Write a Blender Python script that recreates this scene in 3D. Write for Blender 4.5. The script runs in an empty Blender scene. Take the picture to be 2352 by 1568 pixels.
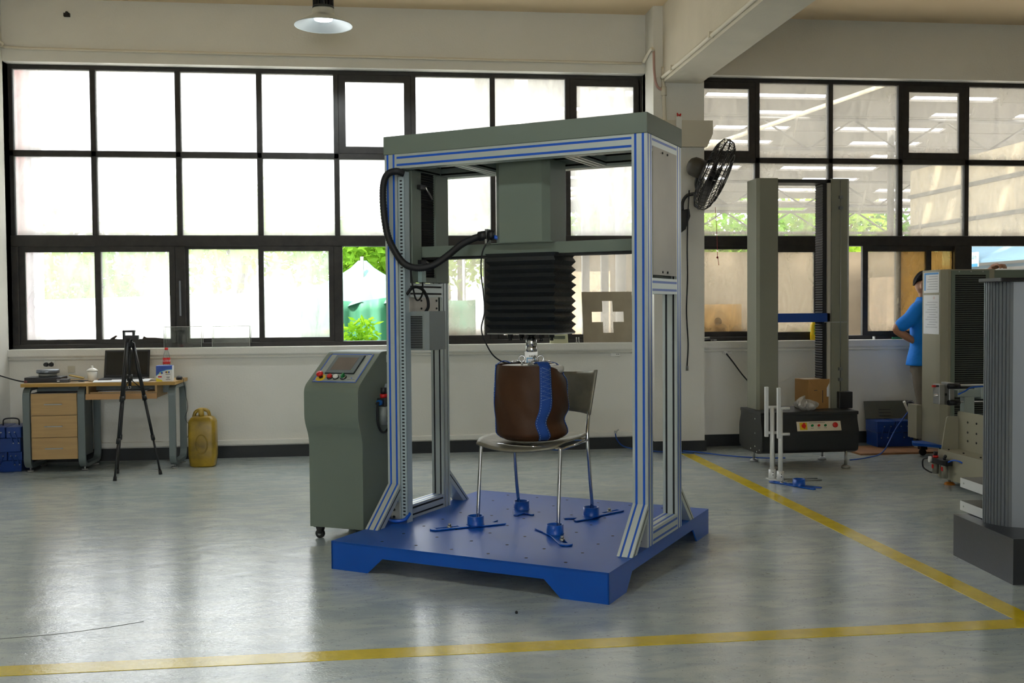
import bpy, bmesh, math, random
from mathutils import Vector, Matrix
random.seed(7)
S = bpy.context.scene
COL = S.collection
PI = math.pi

# ---------------------------------------------------------------- camera, sky, sun, exposure
CAM_H, YAW, PITCH, ROLL, FPX = 1.35, 0.119, 0.0327, 0.0076, 2360.0
fw = Vector((math.sin(YAW) * math.cos(PITCH), math.cos(YAW) * math.cos(PITCH), -math.sin(PITCH)))
r0 = Vector((math.cos(YAW), -math.sin(YAW), 0))
u0 = r0.cross(fw)
rt = r0 * math.cos(ROLL) - u0 * math.sin(ROLL)
up = r0 * math.sin(ROLL) + u0 * math.cos(ROLL)
cd = bpy.data.cameras.new('camera'); cam = bpy.data.objects.new('camera', cd); COL.objects.link(cam)
cam.matrix_world = Matrix(((rt.x, up.x, -fw.x, 0), (rt.y, up.y, -fw.y, 0), (rt.z, up.z, -fw.z, CAM_H), (0, 0, 0, 1)))
cd.sensor_width = 36; cd.lens = FPX / 2352 * 36; cd.clip_start = .05; cd.clip_end = 400
S.camera = cam

w = bpy.data.worlds.new('sky'); S.world = w; w.use_nodes = True
bg = w.node_tree.nodes['Background']
bg.inputs[0].default_value = (0.93, 0.965, 1.0, 1); bg.inputs[1].default_value = 5.0

sd = bpy.data.lights.new('sun', 'SUN'); sun = bpy.data.objects.new('sun', sd); COL.objects.link(sun)
sd.energy = 9.0; sd.angle = math.radians(2.5); sd.color = (1, .94, .82)
sun.rotation_euler = Vector((.30, .42, -.86)).to_track_quat('-Z', 'Y').to_euler()

S.view_settings.view_transform = 'Standard'; S.view_settings.look = 'None'
S.view_settings.gamma = 1; S.view_settings.exposure = 0.46; S.view_settings.use_curve_mapping = False
cy = S.cycles
cy.use_denoising = True; cy.max_bounces = 7; cy.diffuse_bounces = 4; cy.glossy_bounces = 3
cy.transmission_bounces = 6; cy.transparent_max_bounces = 10; cy.use_adaptive_sampling = True; cy.adaptive_threshold = .09; cy.adaptive_min_samples = 16; cy.sample_clamp_indirect = 6
cy.caustics_reflective = False; cy.caustics_refractive = False

# ---------------------------------------------------------------- materials
def lin(c):
    return tuple((v / 255 / 12.92) if v / 255 <= .04045 else ((v / 255 + .055) / 1.055) ** 2.4 for v in c[:3]) + (1,)
MATS = {}
def mat(name, col, rough=.5, metal=0, var=0, vscale=6, bump=0, bscale=40, spec=.5, coat=0, stretch=None, emit=0):
    if name in MATS: return MATS[name]
    m = bpy.data.materials.new(name); m.use_nodes = True; nt = m.node_tree; N = nt.nodes; L = nt.links
    b = N['Principled BSDF']; c = lin(col)
    b.inputs['Base Color'].default_value = c; b.inputs['Roughness'].default_value = rough
    b.inputs['Metallic'].default_value = metal; b.inputs['Specular IOR Level'].default_value = spec
    b.inputs['Coat Weight'].default_value = coat
    if emit:
        b.inputs['Emission Color'].default_value = c; b.inputs['Emission Strength'].default_value = emit
    if var or bump:
        tc = N.new('ShaderNodeTexCoord'); src = tc.outputs['Object']
        if stretch:
            mp = N.new('ShaderNodeMapping'); mp.inputs['Scale'].default_value = stretch; L.new(src, mp.inputs[0]); src = mp.outputs[0]
    if var:
        n = N.new('ShaderNodeTexNoise'); n.inputs['Scale'].default_value = vscale; n.inputs['Detail'].default_value = 5
        L.new(src, n.inputs['Vector'])
        rp = N.new('ShaderNodeValToRGB'); rp.color_ramp.elements[0].position = .3; rp.color_ramp.elements[1].position = .7
        rp.color_ramp.elements[0].color = tuple(v * (1 - var) for v in c[:3]) + (1,)
        rp.color_ramp.elements[1].color = tuple(min(1, v * (1 + var)) for v in c[:3]) + (1,)
        L.new(n.outputs['Fac'], rp.inputs[0]); L.new(rp.outputs[0], b.inputs['Base Color'])
    if bump:
        n2 = N.new('ShaderNodeTexNoise'); n2.inputs['Scale'].default_value = bscale; n2.inputs['Detail'].default_value = 4
        L.new(src, n2.inputs['Vector'])
        bp = N.new('ShaderNodeBump'); bp.inputs['Strength'].default_value = bump; bp.inputs['Distance'].default_value = .01
        L.new(n2.outputs['Fac'], bp.inputs['Height']); L.new(bp.outputs[0], b.inputs['Normal'])
    MATS[name] = m
    return m

def clear(name, col=(255, 255, 255), gloss=.12, tint=0.0):
    if name in MATS: return MATS[name]
    m = bpy.data.materials.new(name); m.use_nodes = True; nt = m.node_tree; N = nt.nodes; L = nt.links
    N.remove(N['Principled BSDF']); out = N['Material Output']
    t = N.new('ShaderNodeBsdfTransparent'); t.inputs[0].default_value = lin(col)
    g = N.new('ShaderNodeBsdfGlossy'); g.inputs['Roughness'].default_value = .05
    lw = N.new('ShaderNodeLayerWeight'); lw.inputs[0].default_value = .25
    mul = N.new('ShaderNodeMath'); mul.operation = 'MULTIPLY_ADD'; mul.inputs[1].default_value = .6; mul.inputs[2].default_value = gloss * .3
    L.new(lw.outputs['Fresnel'], mul.inputs[0])
    mx = N.new('ShaderNodeMixShader'); L.new(mul.outputs[0], mx.inputs[0]); L.new(t.outputs[0], mx.inputs[1]); L.new(g.outputs[0], mx.inputs[2])
    sh = mx.outputs[0]
    if tint:
        d = N.new('ShaderNodeBsdfDiffuse'); d.inputs[0].default_value = lin(col)
        m2 = N.new('ShaderNodeMixShader'); m2.inputs[0].default_value = tint
        L.new(sh, m2.inputs[1]); L.new(d.outputs[0], m2.inputs[2]); sh = m2.outputs[0]
    L.new(sh, out.inputs[0]); MATS[name] = m
    return m

def dusty_glass(name, haze, col=(226, 222, 212), tint=(255, 255, 255), streak=.25, stain=(120, 92, 60)):
    """clear sheet under a film of dust: streaky, heavier and rusty along the bottom edge"""
    m = bpy.data.materials.new(name); m.use_nodes = True; nt = m.node_tree; N = nt.nodes; L = nt.links
    N.remove(N['Principled BSDF']); out = N['Material Output']
    tc = N.new('ShaderNodeTexCoord')
    oi = N.new('ShaderNodeObjectInfo')
    mp = N.new('ShaderNodeMapping'); mp.inputs['Scale'].default_value = (1.6, 1.6, .55); mp.inputs['Rotation'].default_value = (0, .5, 0)
    add = N.new('ShaderNodeVectorMath'); add.operation = 'ADD'
    vs = N.new('ShaderNodeVectorMath'); vs.operation = 'SCALE'; vs.inputs['Scale'].default_value = 37
    cx = N.new('ShaderNodeCombineXYZ'); L.new(oi.outputs['Random'], cx.inputs[0]); L.new(oi.outputs['Random'], cx.inputs[2])
    L.new(cx.outputs[0], vs.inputs[0]); L.new(tc.outputs['Object'], add.inputs[0]); L.new(vs.outputs[0], add.inputs[1])
    L.new(add.outputs[0], mp.inputs[0])
    n = N.new('ShaderNodeTexNoise'); n.inputs['Scale'].default_value = 4; n.inputs['Detail'].default_value = 7; n.inputs['Distortion'].default_value = 1.2
    L.new(mp.outputs[0], n.inputs['Vector'])
    mr = N.new('ShaderNodeMapRange'); mr.inputs[1].default_value = .3; mr.inputs[2].default_value = .75
    mr.inputs[3].default_value = haze * (1 - streak); mr.inputs[4].default_value = haze * (1 + streak)
    L.new(n.outputs['Fac'], mr.inputs[0])
    sp = N.new('ShaderNodeSeparateXYZ'); L.new(tc.outputs['Generated'], sp.inputs[0])
    e = N.new('ShaderNodeMapRange'); e.interpolation_type = 'SMOOTHSTEP'
    e.inputs[1].default_value = .0; e.inputs[2].default_value = .13; e.inputs[3].default_value = .45; e.inputs[4].default_value = 0
    L.new(sp.outputs[2], e.inputs[0])
    em = N.new('ShaderNodeMath'); em.operation = 'MULTIPLY'; L.new(e.outputs[0], em.inputs[0]); L.new(n.outputs['Fac'], em.inputs[1])
    fac = N.new('ShaderNodeMath'); fac.operation = 'ADD'; fac.use_clamp = True
    L.new(mr.outputs[0], fac.inputs[0]); L.new(em.outputs[0], fac.inputs[1])
    cm = N.new('ShaderNodeMixRGB'); cm.inputs[1].default_value = lin(col); cm.inputs[2].default_value = lin(stain)
    e2 = N.new('ShaderNodeMath'); e2.operation = 'MULTIPLY'; e2.inputs[1].default_value = 1.1; e2.use_clamp = True
    L.new(em.outputs[0], e2.inputs[0]); L.new(e2.outputs[0], cm.inputs[0])
    d = N.new('ShaderNodeBsdfDiffuse'); tl = N.new('ShaderNodeBsdfTranslucent')
    L.new(cm.outputs[0], d.inputs[0]); L.new(cm.outputs[0], tl.inputs[0])
    dm = N.new('ShaderNodeMixShader'); dm.inputs[0].default_value = .6; L.new(d.outputs[0], dm.inputs[1]); L.new(tl.outputs[0], dm.inputs[2])
    t = N.new('ShaderNodeBsdfTransparent'); t.inputs[0].default_value = lin(tint)
    mx = N.new('ShaderNodeMixShader'); L.new(fac.outputs[0], mx.inputs[0]); L.new(t.outputs[0], mx.inputs[1]); L.new(dm.outputs[0], mx.inputs[2])
    L.new(mx.outputs[0], out.inputs[0]); MATS[name] = m
    return m

# ---------------------------------------------------------------- mesh builder
class MB:
    def __init__(s): s.v = []; s.f = []; s.sm = []
    def add(s, v, f, M=None, smooth=False):
        o = len(s.v)
        s.v += [tuple(M @ Vector(p)) if M else tuple(p) for p in v]
        s.f += [tuple(i + o for i in q) for q in f]; s.sm += [smooth] * len(f)
        return s
    def box(s, x0, x1, y0, y1, z0, z1, M=None):
        return s.add([(x0, y0, z0), (x1, y0, z0), (x1, y1, z0), (x0, y1, z0), (x0, y0, z1), (x1, y0, z1), (x1, y1, z1), (x0, y1, z1)],
                     [(0, 3, 2, 1), (4, 5, 6, 7), (0, 1, 5, 4), (1, 2, 6, 5), (2, 3, 7, 6), (3, 0, 4, 7)], M)
    def prism(s, poly, plane, a, b, M=None, smooth=False):
        """poly in the plane's own two axes, extruded from a to b along the third"""
        def P(u, v, w): return {'xy': (u, v, w), 'xz': (u, w, v), 'yz': (w, u, v)}[plane]
        n = len(poly); area = sum(poly[i][0] * poly[(i + 1) % n][1] - poly[(i + 1) % n][0] * poly[i][1] for i in range(n))
        if area < 0: poly = poly[::-1]
        if plane == 'xz': a, b = max(a, b), min(a, b)
        else: a, b = min(a, b), max(a, b)
        V = [P(u, v, a) for u, v in poly] + [P(u, v, b) for u, v in poly]
        s.add(V, [tuple(range(n - 1, -1, -1)), tuple(range(n, 2 * n))], M)
        o = len(s.v) - 2 * n
        for i in range(n):
            j = (i + 1) % n; s.f.append((o + i, o + j, o + n + j, o + n + i)); s.sm.append(smooth)
        return s
    def cyl(s, p0, p1, r, r1=None, n=16, cap=True, smooth=True):
        p0 = Vector(p0); p1 = Vector(p1); r1 = r if r1 is None else r1
        q = (p1 - p0).to_track_quat('Z', 'Y').to_matrix()
        V = []
        for c, rr in ((p0, r), (p1, r1)):
            for i in range(n):
                a = 2 * PI * i / n; V.append(c + q @ Vector((math.cos(a) * rr, math.sin(a) * rr, 0)))
        s.add(V, [(i, (i + 1) % n, n + (i + 1) % n, n + i) for i in range(n)], None, smooth)
        if cap:
            o = len(s.v) - 2 * n
            s.f += [tuple(o + i for i in range(n - 1, -1, -1)), tuple(o + n + i for i in range(n))]; s.sm += [False, False]
        return s
    def tube(s, pts, r, n=8, closed=False, radii=None):
        pts = [Vector(p) for p in pts]; m = len(pts); N0 = None; V = []
        for i, p in enumerate(pts):
            if closed: t = pts[(i + 1) % m] - pts[i - 1]
            else: t = pts[min(i + 1, m - 1)] - pts[max(i - 1, 0)]
            t = t.normalized() if t.length > 1e-9 else Vector((0, 0, 1))
            if N0 is None: N0 = t.orthogonal().normalized()
            N0 = (N0 - t * N0.dot(t)).normalized(); B = t.cross(N0); rr = radii[i] if radii else r
            for k in range(n):
                a = 2 * PI * k / n; V.append(p + (N0 * math.cos(a) + B * math.sin(a)) * rr)
        F = []
        for i in range(m if closed else m - 1):
            j = (i + 1) % m
            for k in range(n): F.append((i * n + k, i * n + (k + 1) % n, j * n + (k + 1) % n, j * n + k))
        s.add(V, F, None, True)
        if not closed:
            o = len(s.v) - m * n
            s.f += [tuple(o + k for k in range(n - 1, -1, -1)), tuple(o + (m - 1) * n + k for k in range(n))]; s.sm += [False, False]
        return s
    def lathe(s, prof, c=(0, 0, 0), n=24, M=None, smooth=True):
        V = []; m = len(prof)
        for r, z in prof:
            for k in range(n):
                a = 2 * PI * k / n; V.append((c[0] + r * math.cos(a), c[1] + r * math.sin(a), c[2] + z))
        F = [(i * n + k, i * n + (k + 1) % n, (i + 1) * n + (k + 1) % n, (i + 1) * n + k) for i in range(m - 1) for k in range(n)]
        s.add(V, F, M, smooth); return s
    def sphere(s, c, r, sc=(1, 1, 1), n=16, m=10, M=None):
        V = []; F = []
        for i in range(m + 1):
            t = PI * i / m
            for k in range(n):
                a = 2 * PI * k / n
                V.append((c[0] + r * sc[0] * math.sin(t) * math.cos(a), c[1] + r * sc[1] * math.sin(t) * math.sin(a), c[2] - r * sc[2] * math.cos(t)))
        F = [(i * n + k, i * n + (k + 1) % n, (i + 1) * n + (k + 1) % n, (i + 1) * n + k) for i in range(m) for k in range(n)]
        return s.add(V, F, M, True)
    def torus(s, c, R, r, axis=(0, 0, 1), n=20, k=8, sc=(1, 1)):
        q = Vector(axis).to_track_quat('Z', 'Y').to_matrix()
        pts = [Vector(c) + q @ Vector((math.cos(2 * PI * i / n) * R * sc[0], math.sin(2 * PI * i / n) * R * sc[1], 0)) for i in range(n)]
        return s.tube(pts, r, k, True)
    def grid(s, fn, nu, nv, thick=0, smooth=True, closed_u=False):
        """fn(u,v)->Vector, u,v in 0..1; thick > 0 gives a shell along the normal"""
        P = [[Vector(fn(i / nu, j / nv)) for j in range(nv + 1)] for i in range(nu + (0 if closed_u else 1))]
        W = len(P)
        def idx(i, j, l): return (l * W + (i % W)) * (nv + 1) + j
        V = [p for row in P for p in row]
        F = []
        for i in range(nu):
            for j in range(nv): F.append((idx(i, j, 0), idx(i + 1, j, 0), idx(i + 1, j + 1, 0), idx(i, j + 1, 0)))
        if thick:
            Q = []
            for i in range(W):
                for j in range(nv + 1):
                    a = P[(i + 1) % W if closed_u else min(i + 1, W - 1)][j] - P[(i - 1) % W if closed_u else max(i - 1, 0)][j]
                    b = P[i][min(j + 1, nv)] - P[i][max(j - 1, 0)]
                    nn = a.cross(b); nn = nn.normalized() if nn.length > 1e-12 else Vector((0, 0, 1))
                    Q.append(P[i][j] - nn * thick)
            V += Q
            for i in range(nu):
                for j in range(nv): F.append((idx(i, j, 1), idx(i, j + 1, 1), idx(i + 1, j + 1, 1), idx(i + 1, j, 1)))
            for i in range(nu):
                F.append((idx(i, 0, 0), idx(i, 0, 1), idx(i + 1, 0, 1), idx(i + 1, 0, 0)))
                F.append((idx(i, nv, 0), idx(i + 1, nv, 0), idx(i + 1, nv, 1), idx(i, nv, 1)))
            if not closed_u:
                for j in range(nv):
                    F.append((idx(0, j, 0), idx(0, j + 1, 0), idx(0, j + 1, 1), idx(0, j, 1)))
                    F.append((idx(nu, j, 0), idx(nu, j, 1), idx(nu, j + 1, 1), idx(nu, j + 1, 0)))
        return s.add(V, F, None, smooth)
    def mesh(s, name, m):
        me = bpy.data.meshes.new(name); me.from_pydata([tuple(p) for p in s.v], [], s.f)
        me.polygons.foreach_set('use_smooth', s.sm); me.materials.append(m); me.update()
        return me
    def build(s, name, m, parent=None, bevel=0, seg=2, label=None, loc=None, rot=None):
        o = bpy.data.objects.new(name, s.mesh(name, m)); COL.objects.link(o)
        if parent: o.parent = parent
        if loc: o.location = loc
        if rot: o.rotation_euler = rot
        if bevel:
            b = o.modifiers.new('bevel', 'BEVEL'); b.width = bevel; b.segments = seg; b.limit_method = 'ANGLE'; b.angle_limit = .7
            b.harden_normals = False
        if label: o['label'] = label
        return o

def Bx(*a): return MB().box(*a)
def Cy(*a, **k): return MB().cyl(*a, **k)
def tag(o, label, cat, group=None, kind=None):
    o['label'] = label
    if cat: o['category'] = cat
    if group: o['group'] = group
    if kind: o['kind'] = kind
    return o
def thing(name, label, cat, loc=(0, 0, 0), rz=0, group=None):
    o = bpy.data.objects.new(name, None); COL.objects.link(o); o.location = loc; o.rotation_euler = (0, 0, rz)
    o.empty_display_size = .1
    return tag(o, label, cat, group)
def struct(o, label=None):
    o['kind'] = 'structure'
    if label: o['label'] = label
    return o
def sroot(name, loc=(0, 0, 0), label=None):
    o = bpy.data.objects.new(name, None); COL.objects.link(o); o.location = loc
    return struct(o, label)
def inst(me, name, parent, loc=(0, 0, 0), rot=(0, 0, 0), sc=(1, 1, 1)):
    o = bpy.data.objects.new(name, me); COL.objects.link(o); o.parent = parent
    o.location = loc; o.rotation_euler = rot; o.scale = sc
    return o
def text(body, size, m, parent, M, name='lettering', extrude=.0004, align='CENTER', shear=0):
    cu = bpy.data.curves.new(name, 'FONT'); cu.body = body; cu.size = size; cu.extrude = extrude; cu.align_x = align; cu.align_y = 'CENTER'; cu.shear = shear
    cu.materials.append(m)
    t = bpy.data.objects.new(name, cu); COL.objects.link(t)
    me = bpy.data.meshes.new_from_object(t.evaluated_get(bpy.context.evaluated_depsgraph_get()))
    bpy.data.objects.remove(t)
    o = bpy.data.objects.new(name, me); COL.objects.link(o); o.parent = parent; o.matrix_local = M
    return o
def spline(pts, n=8):
    """Catmull-Rom through the points"""
    P = [Vector(p) for p in pts]; P = [P[0] * 2 - P[1]] + P + [P[-1] * 2 - P[-2]]; out = []
    for i in range(1, len(P) - 2):
        for k in range(n):
            t = k / n
            out.append(.5 * ((2 * P[i]) + (-P[i - 1] + P[i + 1]) * t + (2 * P[i - 1] - 5 * P[i] + 4 * P[i + 1] - P[i + 2]) * t * t
                             + (-P[i - 1] + 3 * P[i] - 3 * P[i + 1] + P[i + 2]) * t ** 3))
    return out + [P[-2]]
def rrect(x0, x1, y0, y1, r, n=5):
    out = []
    for cx, cy_, a0 in ((x1 - r, y0 + r, -PI / 2), (x1 - r, y1 - r, 0), (x0 + r, y1 - r, PI / 2), (x0 + r, y0 + r, PI)):
        for k in range(n + 1):
            a = a0 + PI / 2 * k / n; out.append((cx + r * math.cos(a), cy_ + r * math.sin(a)))
    return out
def round_poly(poly, radii, n=5):
    """round the corners of a polygon; radii per corner"""
    out = []; m = len(poly)
    for i in range(m):
        p = Vector(poly[i]); a = Vector(poly[i - 1]) - p; b = Vector(poly[(i + 1) % m]) - p; r = radii[i]
        if r <= 0: out.append(tuple(p)); continue
        la, lb = a.length, b.length; a.normalize(); b.normalize()
        d = min(r, la * .49, lb * .49)
        p0 = p + a * d; p2 = p + b * d
        for k in range(n + 1):
            t = k / n; q = p0 * (1 - t) ** 2 + p * 2 * t * (1 - t) + p2 * t * t; out.append(tuple(q))
    return out

WHITE = mat('wall_paint', (224, 222, 213), .75, var=.04, vscale=1.3, bump=.15, bscale=60)
BLACKP = mat('black_plastic', (20, 20, 22), .45)
DARKSTEEL = mat('dark_window_steel', (40, 37, 34), .6, var=.3, vscale=18)
CHROME = mat('chrome', (205, 205, 205), .12, 1)
STEEL = mat('steel', (165, 165, 160), .32, 1)
ZINC = mat('zinc', (170, 172, 170), .4, .9)
GREYGREEN = mat('grey_green_paint', (110, 121, 109), .5, bump=.05, bscale=350)
ALU = mat('anodised_aluminium', (196, 205, 202), .38, .55)
BLUE_STRIP = mat('blue_plastic', (14, 84, 190), .35)
BLUE = mat('blue_paint', (2, 78, 174), .34, var=.05, vscale=3, spec=.5)
RED = mat('red_plastic', (205, 30, 25), .35)
GREEN = mat('green_plastic', (15, 120, 60), .35)
YELLOW = mat('yellow_plastic', (226, 190, 30), .45)
WHITEP = mat('white_plastic', (232, 232, 226), .4)
BLACK = mat('black_rubber', (14, 14, 15), .6)
PAPER = mat('paper', (232, 234, 236), .8)
# ================================================================ the hall
WY, WIN = 9.6, 9.75            # inner face of the window wall, plane of the glazing
XL, XR, YB, ZC = -3.36, 12.5, -7.0, 4.11

# floor: grey-green epoxy, trowel marks and scuffs
def floor_mat():
    m = bpy.data.materials.new('epoxy_floor'); m.use_nodes = True; nt = m.node_tree; N = nt.nodes; L = nt.links
    b = N['Principled BSDF']; tc = N.new('ShaderNodeTexCoord')
    def noise(scale, detail=6, dist=0, sc=None, rot=0):
        n = N.new('ShaderNodeTexNoise'); n.inputs['Scale'].default_value = scale; n.inputs['Detail'].default_value = detail
        n.inputs['Distortion'].default_value = dist
        if sc:
            mp = N.new('ShaderNodeMapping'); mp.inputs['Scale'].default_value = sc; mp.inputs['Rotation'].default_value = (0, 0, rot)
            L.new(tc.outputs['Object'], mp.inputs[0]); L.new(mp.outputs[0], n.inputs['Vector'])
        else: L.new(tc.outputs['Object'], n.inputs['Vector'])
        return n
    def ramp(src, p0, p1, c0, c1):
        r = N.new('ShaderNodeValToRGB'); r.color_ramp.elements[0].position = p0; r.color_ramp.elements[1].position = p1
        r.color_ramp.elements[0].color = c0; r.color_ramp.elements[1].color = c1; L.new(src, r.inputs[0]); return r.outputs[0]
    big = noise(.9, 4, .5); mid = noise(3.2, 7, 1.5, (1, 2.6, 1), .4)
    c1 = ramp(big.outputs['Fac'], .3, .7, lin((170, 181, 182)), lin((196, 202, 201)))
    c2 = ramp(mid.outputs['Fac'], .38, .64, (.82, .85, .88, 1), (1.06, 1.05, 1.0, 1))
    mul = N.new('ShaderNodeMixRGB'); mul.blend_type = 'MULTIPLY'; mul.inputs[0].default_value = 1
    L.new(c1, mul.inputs[1]); L.new(c2, mul.inputs[2])
    spk = noise(26, 8, 2.2, (1, 1.8, 1), 1.1)
    c3 = ramp(spk.outputs['Fac'], .33, .37, (.42, .40, .36, 1), (1, 1, 1, 1))
    mul2 = N.new('ShaderNodeMixRGB'); mul2.blend_type = 'MULTIPLY'; mul2.inputs[0].default_value = .7
    L.new(mul.outputs[0], mul2.inputs[1]); L.new(c3, mul2.inputs[2]); L.new(mul2.outputs[0], b.inputs['Base Color'])
    ro = noise(5, 6, 1.0); rr = N.new('ShaderNodeMapRange'); rr.inputs[3].default_value = .07; rr.inputs[4].default_value = .20
    L.new(ro.outputs['Fac'], rr.inputs[0]); L.new(rr.outputs[0], b.inputs['Roughness'])
    h1 = noise(42, 4, 1.6, (1, 2.0, 1), .5); h2 = noise(5, 3, .6)
    ad = N.new('ShaderNodeMath'); ad.operation = 'MULTIPLY_ADD'; ad.inputs[1].default_value = 3.0
    L.new(h2.outputs['Fac'], ad.inputs[0]); L.new(h1.outputs['Fac'], ad.inputs[2])
    bp = N.new('ShaderNodeBump'); bp.inputs['Strength'].default_value = .34; bp.inputs['Distance'].default_value = .0022
    L.new(ad.outputs[0], bp.inputs['Height']); L.new(bp.outputs[0], b.inputs['Normal'])
    b.inputs['Specular IOR Level'].default_value = .7
    return m
struct(Bx(XL - .3, XR + .3, YB - .3, 10.0, -.12, 0).build('floor', floor_mat()), 'glossy grey-green epoxy floor with scuffs')
struct(Bx(XL - .3, XR + .3, YB - .3, 10.0, ZC, ZC + .25).build('ceiling', mat('ceiling_paint', (230, 207, 170), .8, var=.03, vscale=1)), 'off-white plaster ceiling')

# window wall: solid pieces round the two openings
W1A, W1B, W2A, W2B = -3.36, 2.44, 2.92, 9.3
ZS, ZT = 1.0, 3.56
wb = MB()
wb.box(XL - .3, XR, WY, 9.9, 0, ZS).box(XL - .3, XR, WY, 9.9, ZT, ZC).box(W1B, W2A, WY, 9.9, ZS, ZT).box(W2B, XR, WY, 9.9, ZS, ZT).box(XL - .3, W1A, WY, 9.9, ZS, ZT)
struct(wb.build('wall_back', WHITE), 'off-white plastered wall under and over the windows')
struct(Bx(XL - .3, XL, YB, 9.9, 0, ZC).build('wall_left', WHITE), 'off-white side wall at the corner by the desk')
struct(Bx(XR, XR + .3, YB, 9.9, 0, ZC).build('wall_right', WHITE), 'off-white far side wall')
wf = MB(); wf.box(XL, XR, YB - .3, YB, 0, .9).box(XL, XR, YB - .3, YB, 3.6, ZC)
for x0, x1 in ((XL, -2.8), (2.2, XR)): wf.box(x0, x1, YB - .3, YB, .9, 3.6)  # opening between these is added and sized to light camera-facing surfaces
struct(wf.build('wall_front', WHITE), 'unseen off-white wall behind the camera with an opening added for daylight')

# pillar with its bracket block, and the ceiling beam it carries
p = sroot('wall_pillar', (0, 0, 0), 'off-white square pillar between the two windows')
Bx(2.44, 2.92, 9.3, 9.7, 0, ZC).build('shaft', WHITE, p)
MB().prism([(2.46, 3.06), (2.985, 3.06), (2.985, 2.94), (2.93, 2.82), (2.46, 2.82)], 'xz', 9.24, 9.6).build('bracket_block', mat('bracket_paint', (206, 200, 182), .7), p)
struct(Bx(2.53, 2.885, YB, 9.34, 3.41, ZC).build('ceiling_beam', mat('beam_paint', (222, 214, 196), .75, var=.06, vscale=2.2, bump=.25, bscale=30)), 'off-white concrete beam crossing the ceiling')

# baseboards, sill ledge, strips of conduit
BB = mat('black_skirting_paint', (30, 34, 36), .55)
struct(MB().box(XL, 2.43, 9.585, WY, 0, .108).build('baseboard_back', BB), 'black painted skirting under the left window')
struct(MB().box(2.425, 2.935, 9.285, 9.3, 0, .098).box(2.425, 2.44, 9.3, 9.6, 0, .098).box(2.92, 2.935, 9.3, 9.6, 0, .098).build('baseboard_pillar', BB), 'black painted skirting round the pillar foot')
struct(MB().box(2.935, XR, 9.585, WY, 0, .112).build('baseboard_right', BB), 'black painted skirting under the right window')
struct(MB().box(XL, XL + .015, YB, 9.585, 0, .108).build('baseboard_left', BB), 'black painted skirting on the side wall')
def sill(x0, x1):
    return MB().prism(round_poly([(9.565, 1.012), (9.75, 1.012), (9.75, .935), (9.58, .935), (9.565, .95)], [.006, 0, 0, .004, .006]), 'yz', x0, x1, smooth=False)
struct(sill(XL, 2.44).build('trim_1', WHITE), 'off-white sill ledge under the left window')
struct(sill(2.92, W2B).build('trim_2', WHITE), 'off-white sill ledge under the right window')
struct(MB().tube([(XL, 9.588, .925), (2.44, 9.588, .925)], .014, 8).build('trim_3', WHITE), 'painted conduit under the left sill')
struct(MB().tube([(2.92, 9.588, .925), (8.9, 9.588, .925)], .014, 8).build('trim_4', WHITE), 'painted conduit under the right sill')
struct(MB().prism(round_poly([(9.575, .165), (9.6, .165), (9.6, .118), (9.575, .118)], [.008, 0, 0, .008]), 'yz', XL, 2.44).build('trim_5', WHITE), 'painted cable strip above the skirting')

COND = mat('conduit_paint', (224, 216, 196), .5)
def conduit(name, pts, r, label):
    o = MB().tube(spline(pts, 4), r, 8).build(name, COND); return tag(o, label, 'pipe')
conduit('conduit_pipe', [(XL + .02, 9.35, 3.72), (XL + .025, 9.55, 3.70), (-3.2, 9.588, 3.672), (-1.5, 9.588, 3.662), (.6, 9.588, 3.655), (2.40, 9.588, 3.65)], .013, 'thin cream conduit running along the lintel above the left window')
co = thing('conduit_pipe', 'cream conduit with joints crossing the pillar beside the ceiling beam', 'pipe', (0, 0, 0))
MB().tube(spline([(2.415, 9.56, 3.66), (2.42, 9.42, 3.70), (2.415, 9.283, 3.71), (2.44, 9.283, 3.70)], 4), .016, 8).build('pipe_run', COND, co)
MB().tube(spline([(2.44, 9.285, 3.70), (2.445, 9.285, 3.5), (2.47, 9.285, 3.38), (2.53, 9.285, 3.33)], 5), .012, 8).build('pink_sleeve', mat('pink_sleeve', (186, 150, 138), .5), co)
MB().tube(spline([(2.53, 9.285, 3.55), (2.53, 9.285, 3.40), (2.535, 9.285, 3.30), (2.54, 9.285, 3.15), (2.55, 9.285, 2.9), (2.56, 9.285, 2.0)], 5), .018, 8).build('pipe_run', COND, co)
MB().cyl((2.533, 9.285, 3.37), (2.536, 9.285, 3.29), .026).build('joint', COND, co)
co2 = thing('conduit_pipe', 'straight cream conduit clipped along the side of the ceiling beam', 'pipe', (0, 0, 0))
MB().tube([(2.512, 9.27, 3.45), (2.508, YB + .1, 3.46)], .017, 8).build('pipe_run', COND, co2)
for k in range(6): Bx(2.49, 2.53, 8.9 - k * 1.1, 8.93 - k * 1.1, 3.435, 3.48).build('clip', COND, co2)

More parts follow.
